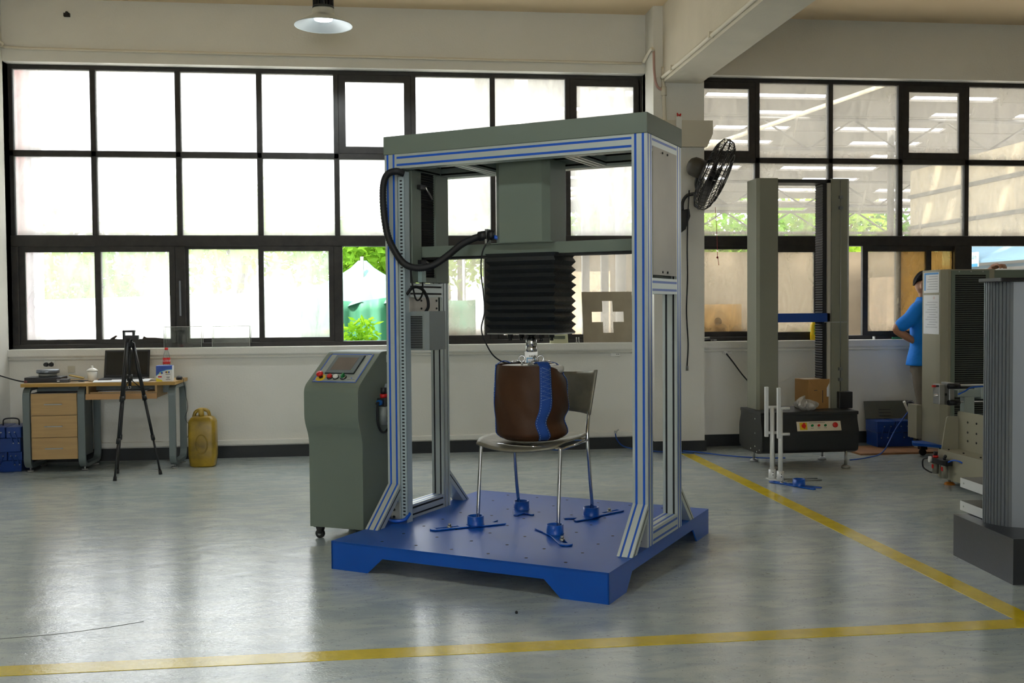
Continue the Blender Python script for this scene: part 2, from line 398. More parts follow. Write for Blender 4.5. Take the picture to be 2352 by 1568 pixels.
# ---------------------------------------------------------------- windows
GL_L = dusty_glass('dusty_glass_left', .46, (244, 243, 240), streak=.3)
GL_L2 = dusty_glass('dusty_glass_left_low', .32, (244, 243, 240), streak=.4)
GL_R = dusty_glass('dusty_glass_right', .30, (200, 194, 182), streak=.5)
GL_R2 = dusty_glass('dusty_glass_right_low', .34, (190, 178, 156), streak=.6)
GL_Y = dusty_glass('doubled_glass', .34, (186, 162, 116), (226, 206, 160), streak=.3)
def bar(par, x0, x1, z0, z1, y0=9.715, y1=9.785, name='frame_bar'): return Bx(x0, x1, y0, y1, z0, z1).build(name, DARKSTEEL, par, bevel=.004, seg=1)
def pane(par, x0, x1, z0, z1, m, y=WIN):
    return Bx(x0, x1, y - .003, y + .003, z0, z1).build('pane', m, par)
def sash(par, x0, x1, z0, z1, m, y=9.735, fwid=.05, wid2=None, name='sash'):
    a = fwid; b = wid2 or fwid
    s_ = MB().box(x0, x0 + a, y - .02, y + .02, z0, z1).box(x1 - a, x1, y - .02, y + .02, z0, z1).box(x0 + a, x1 - a, y - .02, y + .02, z0, z0 + b).box(x0 + a, x1 - a, y - .02, y + .02, z1 - a, z1).build(name, DARKSTEEL, par)
    pane(s_, x0 + a, x1 - a, z0 + b, z1 - a, m, y)
    return s_
ZA, ZB1, ZM0, ZM1, ZW0 = 3.53, 2.77, 1.935, 2.035, 1.012
def window(name, xs, label, glass, casements, m_top):
    wr = sroot(name, (0, 0, 0), label)
    x0, x1 = xs[0], xs[-1]
    bar(wr, x0, x1, ZA - .01, ZT, name='head_bar'); bar(wr, x0, x1, ZB1 - .027, ZB1 + .027, name='transom'); bar(wr, x0, x1, ZM0, ZM1, 9.70, 9.80, name='transom')
    bar(wr, x0, x1, ZW0, ZW0 + .04, 9.69, 9.80, name='bottom_bar')
    for i, x in enumerate(xs):
        a = .0 if i == 0 else .024; b = .0 if i == len(xs) - 1 else .024
        if i == 0: b = .04
        if i == len(xs) - 1: a = .04
        bar(wr, x - a, x + b, ZM1, ZA, name='mullion')
    for i in range(len(xs) - 1):
        a = xs[i] + .024; b = xs[i + 1] - .024
        if i in casements: sash(wr, a, b, ZB1 + .027, ZA - .01, m_top, 9.735, .062, name='casement')
        else: pane(wr, a, b, ZB1 + .02, ZA - .01, m_top)
        pane(wr, a, b, ZM1, ZB1 - .02, m_top)
    return wr
X1 = [W1A, -2.633, -1.89, -1.165, -.466, .248, .993, 1.713, W1B]
win1 = window('window_1', X1, 'wide steel-framed factory window on the desk side', None, (4, 7), GL_L)
def mull(par, x0, x1): bar(par, x0, x1, ZW0, ZM0, 9.70, 9.80, name='mullion')
mull(win1, W1A, -3.30); mull(win1, -1.935, -1.845); mull(win1, -.505, -.425); mull(win1, .955, 1.03); mull(win1, 2.39, W1B)
sash(win1, -3.30, -2.585, ZW0 + .02, ZM0, GL_L2, 9.745, .052, .06); sash(win1, -2.640, -1.935, ZW0 + .02, ZM0, GL_L2, 9.72, .05, .06)
sash(win1, -1.845, -1.145, ZW0 + .02, ZM0, GL_L2, 9.745, .025, .06); sash(win1, -1.190, -.505, ZW0 + .02, ZM0, GL_L2, 9.72, .045, .06)
sash(win1, .20, .955, ZW0 + .02, ZM0, GL_R, 9.765, .055, .06); sash(win1, .29, .953, ZW0 + .02, ZM0, GL_R, 9.72, .05, .06)
sash(win1, 1.03, 1.74, ZW0 + .02, ZM0, GL_R, 9.745, .05, .06); sash(win1, 1.69, 2.39, ZW0 + .02, ZM0, GL_R, 9.72, .05, .06)
SOOT = mat('soot', (46, 36, 28), .8, var=.4, vscale=30)
for poly in ([(-2.54, 1.085), (-2.515, 1.115), (-2.47, 1.142), (-2.455, 1.136), (-2.48, 1.11), (-2.40, 1.102), (-2.34, 1.108), (-2.33, 1.098), (-2.40, 1.090), (-2.49, 1.094)], [(-2.24, 1.10), (-2.225, 1.132), (-2.20, 1.118), (-2.12, 1.116), (-2.03, 1.106), (-1.985, 1.090), (-2.06, 1.095), (-2.15, 1.098)]):
    MB().prism([(x_, z_ - .014) for x_, z_ in poly], 'xz', 9.714, 9.7165).build('soot_smear', SOOT, win1)
Bx(-1.90, -1.885, 9.69, 9.70, 1.30, 1.62).build('latch', mat('latch_metal', (120, 124, 130), .4, .6), win1)
X2 = [W2A, 3.586, 4.334, 5.058, 5.758, 6.48, 7.2, 7.92, 8.6, W2B]
win2 = window('window_2', X2, 'wide steel-framed factory window behind the testing machines', None, (0, 3, 6), GL_R)
mull(win2, W2A, 2.95); mull(win2, 5.63, 5.81); mull(win2, 7.2, 7.3)
sash(win2, 2.95, 3.66, ZW0 + .02, ZM0, GL_R2, 9.745, .03, .07); sash(win2, 3.62, 4.22, ZW0 + .02, ZM0, GL_R2, 9.72, .06, .06)
sash(win2, 4.66, 5.38, ZW0 + .02, ZM0, GL_R2, 9.72, .055, .06); sash(win2, 5.03, 5.68, ZW0 + .02, ZM0, GL_Y, 9.76, .05, .06)
sash(win2, 7.3, 8.3, ZW0 + .02, ZM0, GL_R2, 9.745, .05, .06); sash(win2, 8.25, 9.28, ZW0 + .02, ZM0, GL_R2, 9.72, .05, .06)

fs = MB().tube(spline([(-1.75, 4.40, 0), (-1.61, 4.424, 0), (-1.413, 4.453, 0), (-1.235, 4.51, 0), (-1.074, 4.584, 0)], 6), .0016, 5)
tag(fs.build('floor_scratch', mat('scratch_dark', (70, 72, 70), .6)), 'long thin dark scratch on the glossy floor at the bottom left', 'scratch')
# yellow floor lines
YL = mat('yellow_line_paint', (216, 190, 26), .2, var=.12, vscale=9, bump=.08, bscale=40)
tag(Bx(2.645, 2.755, 3.96, 9.2, 0, .0015).build('floor_line', YL), 'yellow line painted on the floor from the pillar towards the black base', 'floor marking')
tag(Bx(XL, 9, 3.965, 4.075, 0, .0018).build('floor_line', YL), 'yellow line painted across the floor in front of the machines', 'floor marking')

# ---------------------------------------------------------------- high-bay lamps
LAMPMET = mat('spun_aluminium', (196, 204, 210), .45, .7)
def lamp(x, y, label, z=3.70):
    t = thing('high_bay_lamp', label, 'lamp', (x, y, z), 0, 'high-bay lamps')
    MB().lathe([(.088, .125), (.092, .085), (.105, .072), (.235, -.002), (.238, -.010), (.232, -.006), (.10, .064), (.086, .070)], n=40).build('reflector', LAMPMET, t)
    hs = MB().cyl((0, 0, .136), (0, 0, .15), .088)
    for k in range(22):
        a = 2 * PI * k / 22; hs.box(.03, .085, -.003, .003, .15, .23, Matrix.Rotation(a, 4, 'Z'))
    hs.cyl((0, 0, .15), (0, 0, .23), .045).build('heat_sink', mat('heat_sink', (58, 60, 62), .5, .5), t)
    Cy((0, 0, .23), (0, 0, ZC - z), .012).build('hanger', ZINC, t)
    Cy((0, 0, .040), (0, 0, .052), .074).build('led_panel', mat('led_panel', (235, 248, 255), .3, emit=12), t)
    Cy((0, 0, .053), (0, 0, .135), .084).build('led_housing', LAMPMET, t)
    ld = bpy.data.lights.new('lamp_light', 'SPOT'); ld.spot_size = math.radians(146); ld.spot_blend = .25; ld.energy = 78; ld.color = (.86, .95, 1.0); ld.shadow_soft_size = .06
    lo = bpy.data.objects.new('lamp_light', ld); COL.objects.link(lo); lo.parent = t; lo.location = (0, 0, .032)
    return t
lamp(-.51, 8.7, 'lit high-bay lamp with a shallow metal reflector hanging above the left window')
lamp(-.51, 3.6, 'lit high-bay lamp hanging in front of the testing machine above the picture')
lamp(-.51, -1.5, 'unseen high-bay lamp added behind the camera as fill light')  # out of view, added to brighten what faces the camera
# ================================================================ chair drop / seat testing machine
TH = -0.5825; MO = Vector((.9772, 4.537, 0))
MA, MD, PZ = 1.5435, 1.633, .146
E1 = Vector((math.cos(TH), math.sin(TH), 0)); E2 = Vector((-math.sin(TH), math.cos(TH), 0))
def MW(x, y, z): return MO + E1 * x + E2 * y + Vector((0, 0, z))
T = thing('testing_machine', 'tall chair testing machine with aluminium posts, grey header and blue platform', 'machine', MO, TH)
# platform: folded plate with cut-away skirts
pl = MB().box(-MA, 0, 0, MD, PZ - .008, PZ)
def skirt(L, a0, a1, b1, b0): return [(-L, PZ - .004), (-L, 0), (a0, 0), (a1, .082), (b1, .082), (b0, 0), (0, 0), (0, PZ - .004)]
for y in (0, MD - .008): pl.prism(skirt(MA, -1.318, -1.228, -.326, -.240), 'xz', y, y + .008)
sk = [(0, PZ - .004), (0, 0), (.228, 0), (.308, .083), (1.318, .083), (1.395, 0), (MD, 0), (MD, PZ - .004)]
for x in (-MA, -.008): pl.prism(sk, 'yz', x, x + .008)
plat = pl.build('platform', BLUE, T)
hm = MB().cyl((0, 0, -.001), (0, 0, .0006), .0085, n=12).mesh('bolt_hole', BLACK)
for i in range(6):
    for j in range(8):
        x, y = -.256 - .2072 * i, .096 + .2068 * j
        inst(hm, 'bolt_hole', plat, (x, y, PZ))

# slotted 80 mm profile, extruded along an axis
def notched(h=.04, s=.0055, d=.007, at=.02):
    """outline of the square profile with two slots a side"""
    out = []
    for k in range(4):
        c, sn = [(1, 0), (0, 1), (-1, 0), (0, -1)][k]
        side = [(-h, -h)]
        for o in (-at, at): side += [(o - s, -h), (o - s, -h + d), (o + s, -h + d), (o + s, -h)]
        for u, v in side: out.append((u * c - v * sn, u * sn + v * c))
    return out
PROF = notched()
def profile(name, axis, cu, cv, a, b, strips='', ends=.0, par=None):
    """axis x: cu,cv = y,z ; axis y: cu,cv = x,z ; axis z: cu,cv = x,y ; strips: letters of the faces that carry blue infill: u U v V"""
    plane = {'z': 'xy', 'y': 'xz', 'x': 'yz'}[axis]
    o = MB().prism([(cu + u, cv + v) for u, v in PROF], plane, a, b).build(name, ALU, par or T)
    for f in strips:
        for off in (-.02, .02):
            h0, h1 = .034, .0405
            if f == 'u': q = (cu - h1, cu - h0, cv + off - .006, cv + off + .006)
            elif f == 'U': q = (cu + h0, cu + h1, cv + off - .006, cv + off + .006)
            elif f == 'v': q = (cu + off - .006, cu + off + .006, cv - h1, cv - h0)
            else: q = (cu + off - .006, cu + off + .006, cv + h0, cv + h1)
            if axis == 'z': m = Bx(q[0], q[1], q[2], q[3], a, b)
            elif axis == 'y': m = Bx(q[0], q[1], a, b, q[2], q[3])
            else: m = Bx(a, b, q[0], q[1], q[2], q[3])
            m.build('slot_strip', BLUE_STRIP, o)
    dk = MB()  # black strips standing in for the shade inside the unfilled slots
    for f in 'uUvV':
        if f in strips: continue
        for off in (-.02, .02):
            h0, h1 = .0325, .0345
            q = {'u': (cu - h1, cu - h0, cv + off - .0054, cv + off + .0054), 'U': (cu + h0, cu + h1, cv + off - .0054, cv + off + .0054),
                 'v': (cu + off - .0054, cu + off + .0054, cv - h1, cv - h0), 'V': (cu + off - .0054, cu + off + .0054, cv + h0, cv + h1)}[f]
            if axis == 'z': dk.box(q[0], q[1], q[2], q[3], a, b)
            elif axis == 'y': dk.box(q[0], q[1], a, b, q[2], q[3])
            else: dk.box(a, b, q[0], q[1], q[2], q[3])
    dk.build('slot_shade', BLACK, o)
    return o
yF, yR, xL, xR = .58, 1.062, -MA + .04, -.04
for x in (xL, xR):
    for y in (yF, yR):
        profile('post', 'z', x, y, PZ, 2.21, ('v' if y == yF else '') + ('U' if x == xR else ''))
zt = 2.17
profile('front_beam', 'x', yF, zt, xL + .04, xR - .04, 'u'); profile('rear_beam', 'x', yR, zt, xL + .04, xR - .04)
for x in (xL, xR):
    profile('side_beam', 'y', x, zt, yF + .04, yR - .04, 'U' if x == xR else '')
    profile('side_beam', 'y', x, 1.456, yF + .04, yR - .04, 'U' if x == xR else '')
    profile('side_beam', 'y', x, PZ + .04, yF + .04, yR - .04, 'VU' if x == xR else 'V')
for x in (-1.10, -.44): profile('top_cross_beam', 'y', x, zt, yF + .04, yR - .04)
# diagonal braces, front and rear
def brace(x, y0, y1):
    poly = [(y0, .362), (y1, PZ), (y1 + (y0 - y1) * .30, PZ), (y0, .295)]
    b = MB().prism(poly, 'yz', x - .04, x + .04).build('brace', ALU, T)
    d = Vector((y1 - y0, PZ - .362)); L = d.length; d.normalize(); n = Vector((-d.y, d.x));
    if n.y < 0: n = -n
    for off in (-.02, .02):
        P0 = Vector((y0, .362)); P1 = Vector((y1, PZ))
        MB().prism([tuple(P0 - n * .004), tuple(P1 - n * .004), tuple(P1 + n * .0012), tuple(P0 + n * .0012)], 'yz', x + off - .005, x + off + .005).build('slot_strip', BLUE_STRIP, b)
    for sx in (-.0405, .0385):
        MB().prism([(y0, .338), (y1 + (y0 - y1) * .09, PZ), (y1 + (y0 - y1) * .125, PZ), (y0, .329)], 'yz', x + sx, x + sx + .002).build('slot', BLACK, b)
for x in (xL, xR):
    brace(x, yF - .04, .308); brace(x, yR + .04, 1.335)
# header cover
hd = MB().box(-MA - .004, .004, yF - .046, yR + .046, 2.21, 2.312)
hd.build('header_cover', GREYGREEN, T, bevel=.004)
# side panels in the upper frame
Bx(-.012, .0015, yF + .045, yR - .045, 1.512, 2.158).build('side_panel', mat('galvanised_sheet', (150, 146, 134), .42, .7, var=.12, vscale=2.5), T)
for z in (1.528, 2.14):
    for y in (.78, .86): Cy((.0, y, z), (.005, y, z), .006, n=8).build('screw', BLACK, T)
# guide covers on both inner sides with their black pleated slot covers
for s_, xo in ((1, xL + .04), (-1, xR - .04)):
    a, b = (xo - .02, xo + .045) if s_ > 0 else (xo + .004, xo + .05)
    c = MB().box(a, b, yF + .045, .725, 1.50, 2.13).box(a, b, .885, yR - .03, 1.50, 2.13).box(a, b, .725, .885, 1.50, 1.53)
    c.build('guide_cover', GREYGREEN, T, bevel=.003)
    bl = MB(); n = 44
    for k in range(n):
        z0 = 1.53 + k * .6 / n; z1 = z0 + .6 / n; xx = b - .012 if s_ > 0 else a + .012; dx = -.006 * s_
        bl.prism([(xx, z0), (xx + dx, (z0 + z1) / 2), (xx, z1), (xx + dx * 4, z1), (xx + dx * 4, z0)], 'xz', .725, .885)
    bl.build('slot_bellows', BLACK, T)
# crosshead and the column housing over it
ch = MB().box(-1.43, -.072, .735, .885, 1.642, 1.705); ch.build('crosshead', GREYGREEN, T, bevel=.003)
Bx(-1.425, -.075, .745, .875, 1.632, 1.642).build('crosshead_underside', BLACK, T)
c_ = .035
MB().prism([(-.935, .69 + c_), (-.90, .69), (-.643, .69), (-.608, .69 + c_), (-.608, .93), (-.935, .93)], 'xy', 1.706, 2.15).build('drive_housing', GREYGREEN, T)
Bx(-.96, -.585, .70, .92, 1.702, 1.7065).build('housing_flange', GREYGREEN, T)
# pleated bellows under the crosshead
bx0, bx1, by0, by1, bz0, bz1, NP = -.985, -.563, .682, .966, 1.213, 1.648, 10
bw = MB(); rings = []
for k in range(2 * NP + 1):
    z = bz1 + (bz0 - bz1) * k / (2 * NP); o = 0 if k % 2 == 0 else .020
    o *= (.6 if k < 3 else 1)
    z += random.uniform(-.002, .002)
    j = random.uniform(-.002, .002)
    rings.append([(bx0 + o + j, by0 + o, z), (bx1 - o + j, by0 + o, z), (bx1 - o + j, by1 - o, z), (bx0 + o + j, by1 - o, z)])
V = [p for r in rings for p in r]; F = []
for k in range(2 * NP):
    for i in range(4): F.append((4 * k + i, 4 * k + 4 + i, 4 * k + 4 + (i + 1) % 4, 4 * k + (i + 1) % 4))
F.append((0, 1, 2, 3)); F.append(tuple(4 * 2 * NP + i for i in (3, 2, 1, 0)))
bw.add(V, F)
bw.build('bellows', mat('bellows_cloth', (24, 27, 27), .5, bump=.3, bscale=30), T)
Bx(bx0 + .005, bx1 - .005, by0 + .005, by1 - .005, 1.205, 1.212).build('bellows_plate', ZINC, T)
cx_, cy_ = -.772, .82
for dx, dy in ((-.10, -.06), (-.075, .03), (.085, -.05), (.11, .03)):
    bolt = Cy((cx_ + dx, cy_ + dy, 1.205), (cx_ + dx, cy_ + dy, 1.184), .017, n=6, smooth=False).build('plate_bolt', BLACKP, T)
    Cy((cx_ + dx, cy_ + dy, 1.184), (cx_ + dx, cy_ + dy, 1.168), .010, n=10).build('bolt_end', BLACKP, bolt)
# push rod, coupling and S-shaped load cell
rod = MB().lathe([(0, 1.206), (.030, 1.206), (.030, 1.197), (.018, 1.194), (.018, 1.186), (.026, 1.183), (.026, 1.172), (0, 1.172)], (cx_, cy_, 0), 18)
rod.build('push_rod', mat('black_oxide', (36, 37, 36), .35, .7), T)
MB().lathe([(0, 1.174), (.029, 1.174), (.031, 1.171), (.031, 1.142), (.029, 1.140), (.029, 1.138), (.031, 1.136), (.031, 1.109), (.029, 1.106), (0, 1.106)], (cx_, cy_, 0), 28).build('coupling', CHROME, T)
lc = MB().prism([(-.036, 1.073), (.036, 1.073), (.036, 1.054), (-.012, 1.052), (-.012, 1.044), (.036, 1.042), (.036, .995), (-.036, .995), (-.036, 1.002), (.014, 1.004), (.014, 1.010), (-.036, 1.012)], 'xz', -.018, .018)
lc.build('load_cell', STEEL, T, loc=(cx_, cy_, .034), rot=(0, 0, .35))
lb = Bx(-.026, .026, -.020, -.0185, 1.012, 1.040).build('load_cell_label', mat('label_blue', (110, 165, 205), .5), T, loc=(cx_, cy_, .034), rot=(0, 0, .35))
Bx(-.020, .018, -.0205, -.0198, 1.018, 1.034).build('label_print', PAPER, lb)
# slotted wiring duct down the left front post
du = MB().box(-1.4635, -1.420, .548, .552, PZ + .02, 2.085).box(-1.424, -1.420, .548, .60, PZ, 2.115).box(-1.4635, -1.4595, .548, .60, PZ + .02, 2.085)
duct = du.build('wiring_duct', mat('duct_grey', (166, 182, 186), .45), T)
sl = Bx(-.0075, .0075, -.0006, .0006, -.0042, .0042).mesh('duct_slot', BLACK)
for k in range(98): inst(sl, 'duct_slot', duct, (-1.442, .5475, .19 + k * .0193))
# corrugated cable hose from the duct head to the crosshead
HP = [(-1.42, .545, 2.10), (-1.45, .515, 2.112), (-1.50, .500, 2.095), (-1.525, .496, 2.03), (-1.525, .498, 1.90), (-1.505, .505, 1.76), (-1.455, .515, 1.655),
      (-1.405, .53, 1.595), (-1.34, .56, 1.575), (-1.27, .60, 1.59), (-1.20, .635, 1.64), (-1.13, .665, 1.70), (-1.06, .685, 1.735), (-1.005, .70, 1.748)]
hp = spline(HP, 16); ho = MB().tube(hp, .02, 10, radii=[.0205 if i % 2 else .018 for i in range(len(hp))])
ho.build('cable_hose', BLACK, T)
MB().tube([(-1.03, .695, 1.745), (-.985, .705, 1.752)], .027, 12).tube([(-.975, .708, 1.753), (-.945, .715, 1.748)], .027, 12).build('hose_gland', BLACKP, T)
Bx(-.990, -.978, .69, .74, 1.70, 1.785).build('gland_bracket', ZINC, T)
MB().tube(spline([(-.945, .715, 1.742), (-.925, .725, 1.735), (-.90, .74, 1.733)], 4), .011, 8).build('air_hose', BLUE_STRIP, T)
# sensor cable hanging from the gland to the load cell
MB().tube(spline([(-.965, .705, 1.74), (-1.0, .68, 1.66), (-1.005, .67, 1.55), (-.99, .668, 1.43), (-.985, .67, 1.33), (-1.0, .66, 1.24), (-.985, .67, 1.17), (-.95, .70, 1.09),
                  (-.90, .74, 1.048), (-.85, .79, 1.048), (-.80, .815, 1.056)], 8), .0042, 6).build('sensor_cable', BLACK, T)
# limit switches on the left guide cover
for z, tilt in ((2.04, -.5), (1.615, -1.5)):
    s_ = Bx(-1.42, -1.395, .68, .735, z - .012, z + .012).build('limit_switch', BLACKP, T)
    MB().tube([(-1.395, .735, z + .004), (-1.39, .80, z + .004 + .06 * math.sin(tilt * 2) - .015)], .006, 6).build('switch_lever', STEEL, s_)
s_ = Bx(-1.418, -1.392, .68, .725, 1.50, 1.60).build('limit_switch', mat('switch_grey', (150, 170, 165), .5), T)
MB().tube(spline([(-1.40, .70, 1.50), (-1.40, .70, 1.44), (-1.40, .66, 1.40), (-1.40, .62, 1.41), (-1.405, .595, 1.50), (-1.41, .59, 1.57)], 6), .005, 6).build('switch_cable', BLACK, T)
# power supply box hung inside the left frame
Bx(-1.428, -1.418, .585, .90, 1.33, 1.414).build('mounting_plate', mat('plate_white', (190, 186, 176), .4, .3), T)
for y in (.71, .88):
    for z in (1.35, 1.395): Cy((-1.418, y, z), (-1.413, y, z), .006, n=8).build('screw', BLACK, T)
pb = MB().prism([(-1.44, .60), (-1.33, .60), (-1.31, .62), (-1.31, .80), (-1.44, .80)], 'xy', 1.115, 1.335).build('power_supply', mat('psu_grey', (140, 148, 146), .45, .3), T)
vs_ = Bx(-.042, .042, -.001, .001, -.0035, .0035).mesh('vent_slot', BLACK)
for k in range(19): inst(vs_, 'vent_slot', pb, (-1.385, .5995, 1.13 + k * .0097))
MB().tube(spline([(-1.42, .56, 1.43), (-1.40, .60, 1.47), (-1.38, .66, 1.46), (-1.37, .70, 1.41), (-1.37, .71, 1.36), (-1.37, .68, 1.33)], 6), .009, 8).build('power_cable', BLACK, T)
MB().tube(spline([(-1.56, .585, PZ + .07), (-1.53, .52, PZ + .022), (-1.48, .50, PZ + .014), (-1.43, .53, PZ + .02), (-1.42, .57, PZ + .05)], 6), .010, 8).build('air_hose', BLUE_STRIP, T)
# corner brackets with screws at the post feet
for x in (xL, xR):
    br = Bx(x - .036, x + .036, yF - .043, yF - .0405, PZ, PZ + .115).build('foot_bracket', mat('bracket_zinc', (180, 182, 178), .4, .7), T)
    for dz in (.03, .07): Cy((x, yF - .047, PZ + dz), (x, yF - .043, PZ + dz), .008, n=6).build('bracket_screw', BLACKP, br)

# ---------------------------------------------------------------- the chair under test
chair = thing('chair', 'stripped chair with a bare metal seat shell and chrome legs on the blue platform', 'chair', MW(-.735, .805, PZ), TH)
def CL(x, y, z): return (x + .78, y - .88, z - PZ)
SHELL = mat('worn_seat_shell', (126, 122, 106), .42, .35, var=.22, vscale=9, bump=.15, bscale=25)
def seatf(u, v):
    # u across (left to right), v front to back
    x = -1.095 + u * .53; fr = .705 - .05 * (1 - (2 * u - 1) ** 2); bk = 1.165 - .02 * u
    y = fr + v * (bk - fr)
    w_ = 1 - .10 * abs(2 * v - 1) ** 3
    x = -.83 + (x + .83) * w_
    z = .630 - .035 * math.sin(PI * u) * (.4 + .6 * v) + .010 * (2 * u - 1) ** 2 - .022 * max(0, (.22 - v) / .22) ** 2 - .012 * (1 - v)
    return CL(x, y, z)
MB().grid(seatf, 20, 16, .008).build('seat', SHELL, chair)
def backf(u, v):
    s = (u - .5) * 1.0
    h = .70 + v * .185
    wid = .50 + .05 * v
    x = -.835 + s * wid
    y = 1.245 + .02 * v - .30 * s * s + .06 * v * abs(s)
    z = .862 + (v - .5) * .225 + .03 * abs(2 * s) ** 3 * (v - .4)
    return CL(x, y, z)
MB().grid(backf, 20, 8, .010).build('backrest', SHELL, chair)
def leg(pts): MB().tube(spline([CL(*p) for p in pts], 6), .0105, 10).build('leg', CHROME, chair)
leg([(-1.062, .755, .605), (-1.066, .752, .54), (-1.072, .745, .38), (-1.080, .735, PZ + .006)])
leg([(-.565, .715, .605), (-.566, .712, .54), (-.570, .705, .38), (-.574, .698, PZ + .006)])
leg([(-1.04, 1.12, .60), (-1.045, 1.14, .45), (-1.05, 1.175, .28), (-1.055, 1.215, PZ + .006)])
leg([(-.600, 1.228, .86), (-.598, 1.195, .76), (-.588, 1.145, .62), (-.584, 1.165, .42), (-.584, 1.195, .25), (-.590, 1.215, PZ + .006)])
leg([(-1.06, 1.23, .86), (-1.055, 1.195, .76), (-1.045, 1.13, .62), (-1.04, 1.12, .58)])
MB().tube([CL(-1.062, .755, .60), CL(-.565, .715, .60)], .009, 8).build('cross_rail', CHROME, chair)
MB().tube([CL(-1.062, .755, .597), CL(-1.04, 1.13, .597)], .009, 8).build('side_rail', CHROME, chair)
MB().tube([CL(-.565, .715, .597), CL(-.588, 1.15, .597)], .009, 8).build('side_rail', CHROME, chair)
MB().tube([CL(-1.04, 1.13, .597), CL(-.588, 1.15, .597)], .009, 8).build('cross_rail', CHROME, chair)

# ---------------------------------------------------------------- leg stops: cup on a slotted forked plate
def leg_stop_parts(t, rz, flip=1):
    def A(x, y): return (x, y * flip)
    # forked plate: slotted arm along +x, V-shaped fork along -x
    fork = [A(.05, -.035), A(-.06, -.052), A(-.15, -.075), A(-.16, -.055), A(-.105, -.012), A(-.165, .02), A(-.165, .045), A(-.05, .05), A(.05, .035)]
    pl = MB().prism(fork, 'xy', .002, .009)
    pl.prism([A(.04, -.034), A(.10, -.034), A(.10, .034), A(.04, .034)], 'xy', .002, .009)
    for y0, y1 in ((-.034, -.011), (.011, .034)): pl.prism([A(.10, y0), A(.235, y0), A(.235, y1), A(.10, y1)], 'xy', .002, .009)
    n = 8
    end = [A(.235, -.034)] + [A(.235 + .032 * math.cos(-PI / 2 + PI * k / n), .034 * math.sin(-PI / 2 + PI * k / n)) for k in range(1, n)] + [A(.235, .034)]
    pl.prism(end, 'xy', .002, .009)
    pl.build('forked_plate', BLUE, t, bevel=.001, seg=1)
    MB().lathe([(.046, .004), (.046, .058), (.0405, .058), (.0405, .010), (0, .010)], n=28).build('cup', BLUE, t)
    MB().torus((0, 0, .010), .0465, .003, n=28, k=6).build('weld_bead', BLUE, t)
    b = MB().cyl((.155, 0, .0), (.155, 0, .016), .013, n=12).cyl((.155, 0, .016), (.155, 0, .028), .008, n=12).build('clamp_bolt', STEEL, t)
def leg_stop(x, y, rz, flip, label):
    t = thing('leg_stop', label, 'clamp', MW(x, y, PZ), TH + rz, 'blue leg stops on the platform')
    leg_stop_parts(t, rz, flip)
leg_stop(-1.032, .632, math.radians(-129), 1, 'blue leg stop holding the front leg of the chair nearest the control cabinet')
leg_stop(-.540, .606, math.radians(-52), 1, 'blue leg stop holding the front leg of the chair nearest the camera')
leg_stop(-.992, 1.128, math.radians(116), 1, 'blue leg stop holding the rear chair leg hidden behind the bag')
leg_stop(-.545, 1.126, math.radians(69), -1, 'blue leg stop holding the rear chair leg below the visible backrest')

# ---------------------------------------------------------------- leather weight bag with webbing straps
bag = thing('weight_bag', 'brown leather sand bag with blue straps standing on the chair seat', 'bag', MW(-.768, .808, .626), TH)
LEATHER = mat('brown_leather', (66, 40, 19), .55, var=.16, vscale=7, spec=.3, bump=.55, bscale=11)
BH = .412
def bagr(a, h):
    """radius of the bag at angle a and relative height h; angle measured in the machine frame"""
    r = .192 + .008 * math.sin(h * PI) + .006 * (1 - h)
    if h < .10: r -= .045 * ((.10 - h) / .10) ** 2
    c = math.cos(a + .5)
    r += .005 * math.sin(3 * a + 4 * h) * (.4 + .6 * h)
    # pinch low on the right-hand side
    pin = math.exp(-((h - .26) / .10) ** 2) * max(0, math.cos(a - .15)) ** 2
    r -= .028 * pin
    r -= .016 * math.exp(-((h - .98) / .10) ** 2) * max(0, math.cos(a - .3)) ** 3
    r += .003 * math.sin(9 * a + 12 * h) * math.sin(h * PI)
    return r
def bagp(u, v, off=0):
    a = 2 * PI * u; r = bagr(a, v) + off
    dip = .05 * max(0, math.cos(a - .35)) ** 4
    z = v * BH - (dip * max(0, v - .75) / .25)
    return Vector((r * math.cos(a), r * math.sin(a) * .98, z + (.0 if v > .05 else .0)))
body = MB().grid(lambda u, v: bagp(u, v), 72, 36, 0, True, True)
body.v = body.v
o = len(body.v); body.add([bagp(k / 72, 0) for k in range(72)] + [Vector((0, 0, .0))], [(k, 72, (k + 1) % 72) for k in range(72)], None, True)
body.build('leather_body', LEATHER, bag)
STRAP = mat('blue_webbing', (22, 70, 150), .7, bump=.4, bscale=220)
STITCH = mat('pale_stitching', (196, 214, 232), .8)
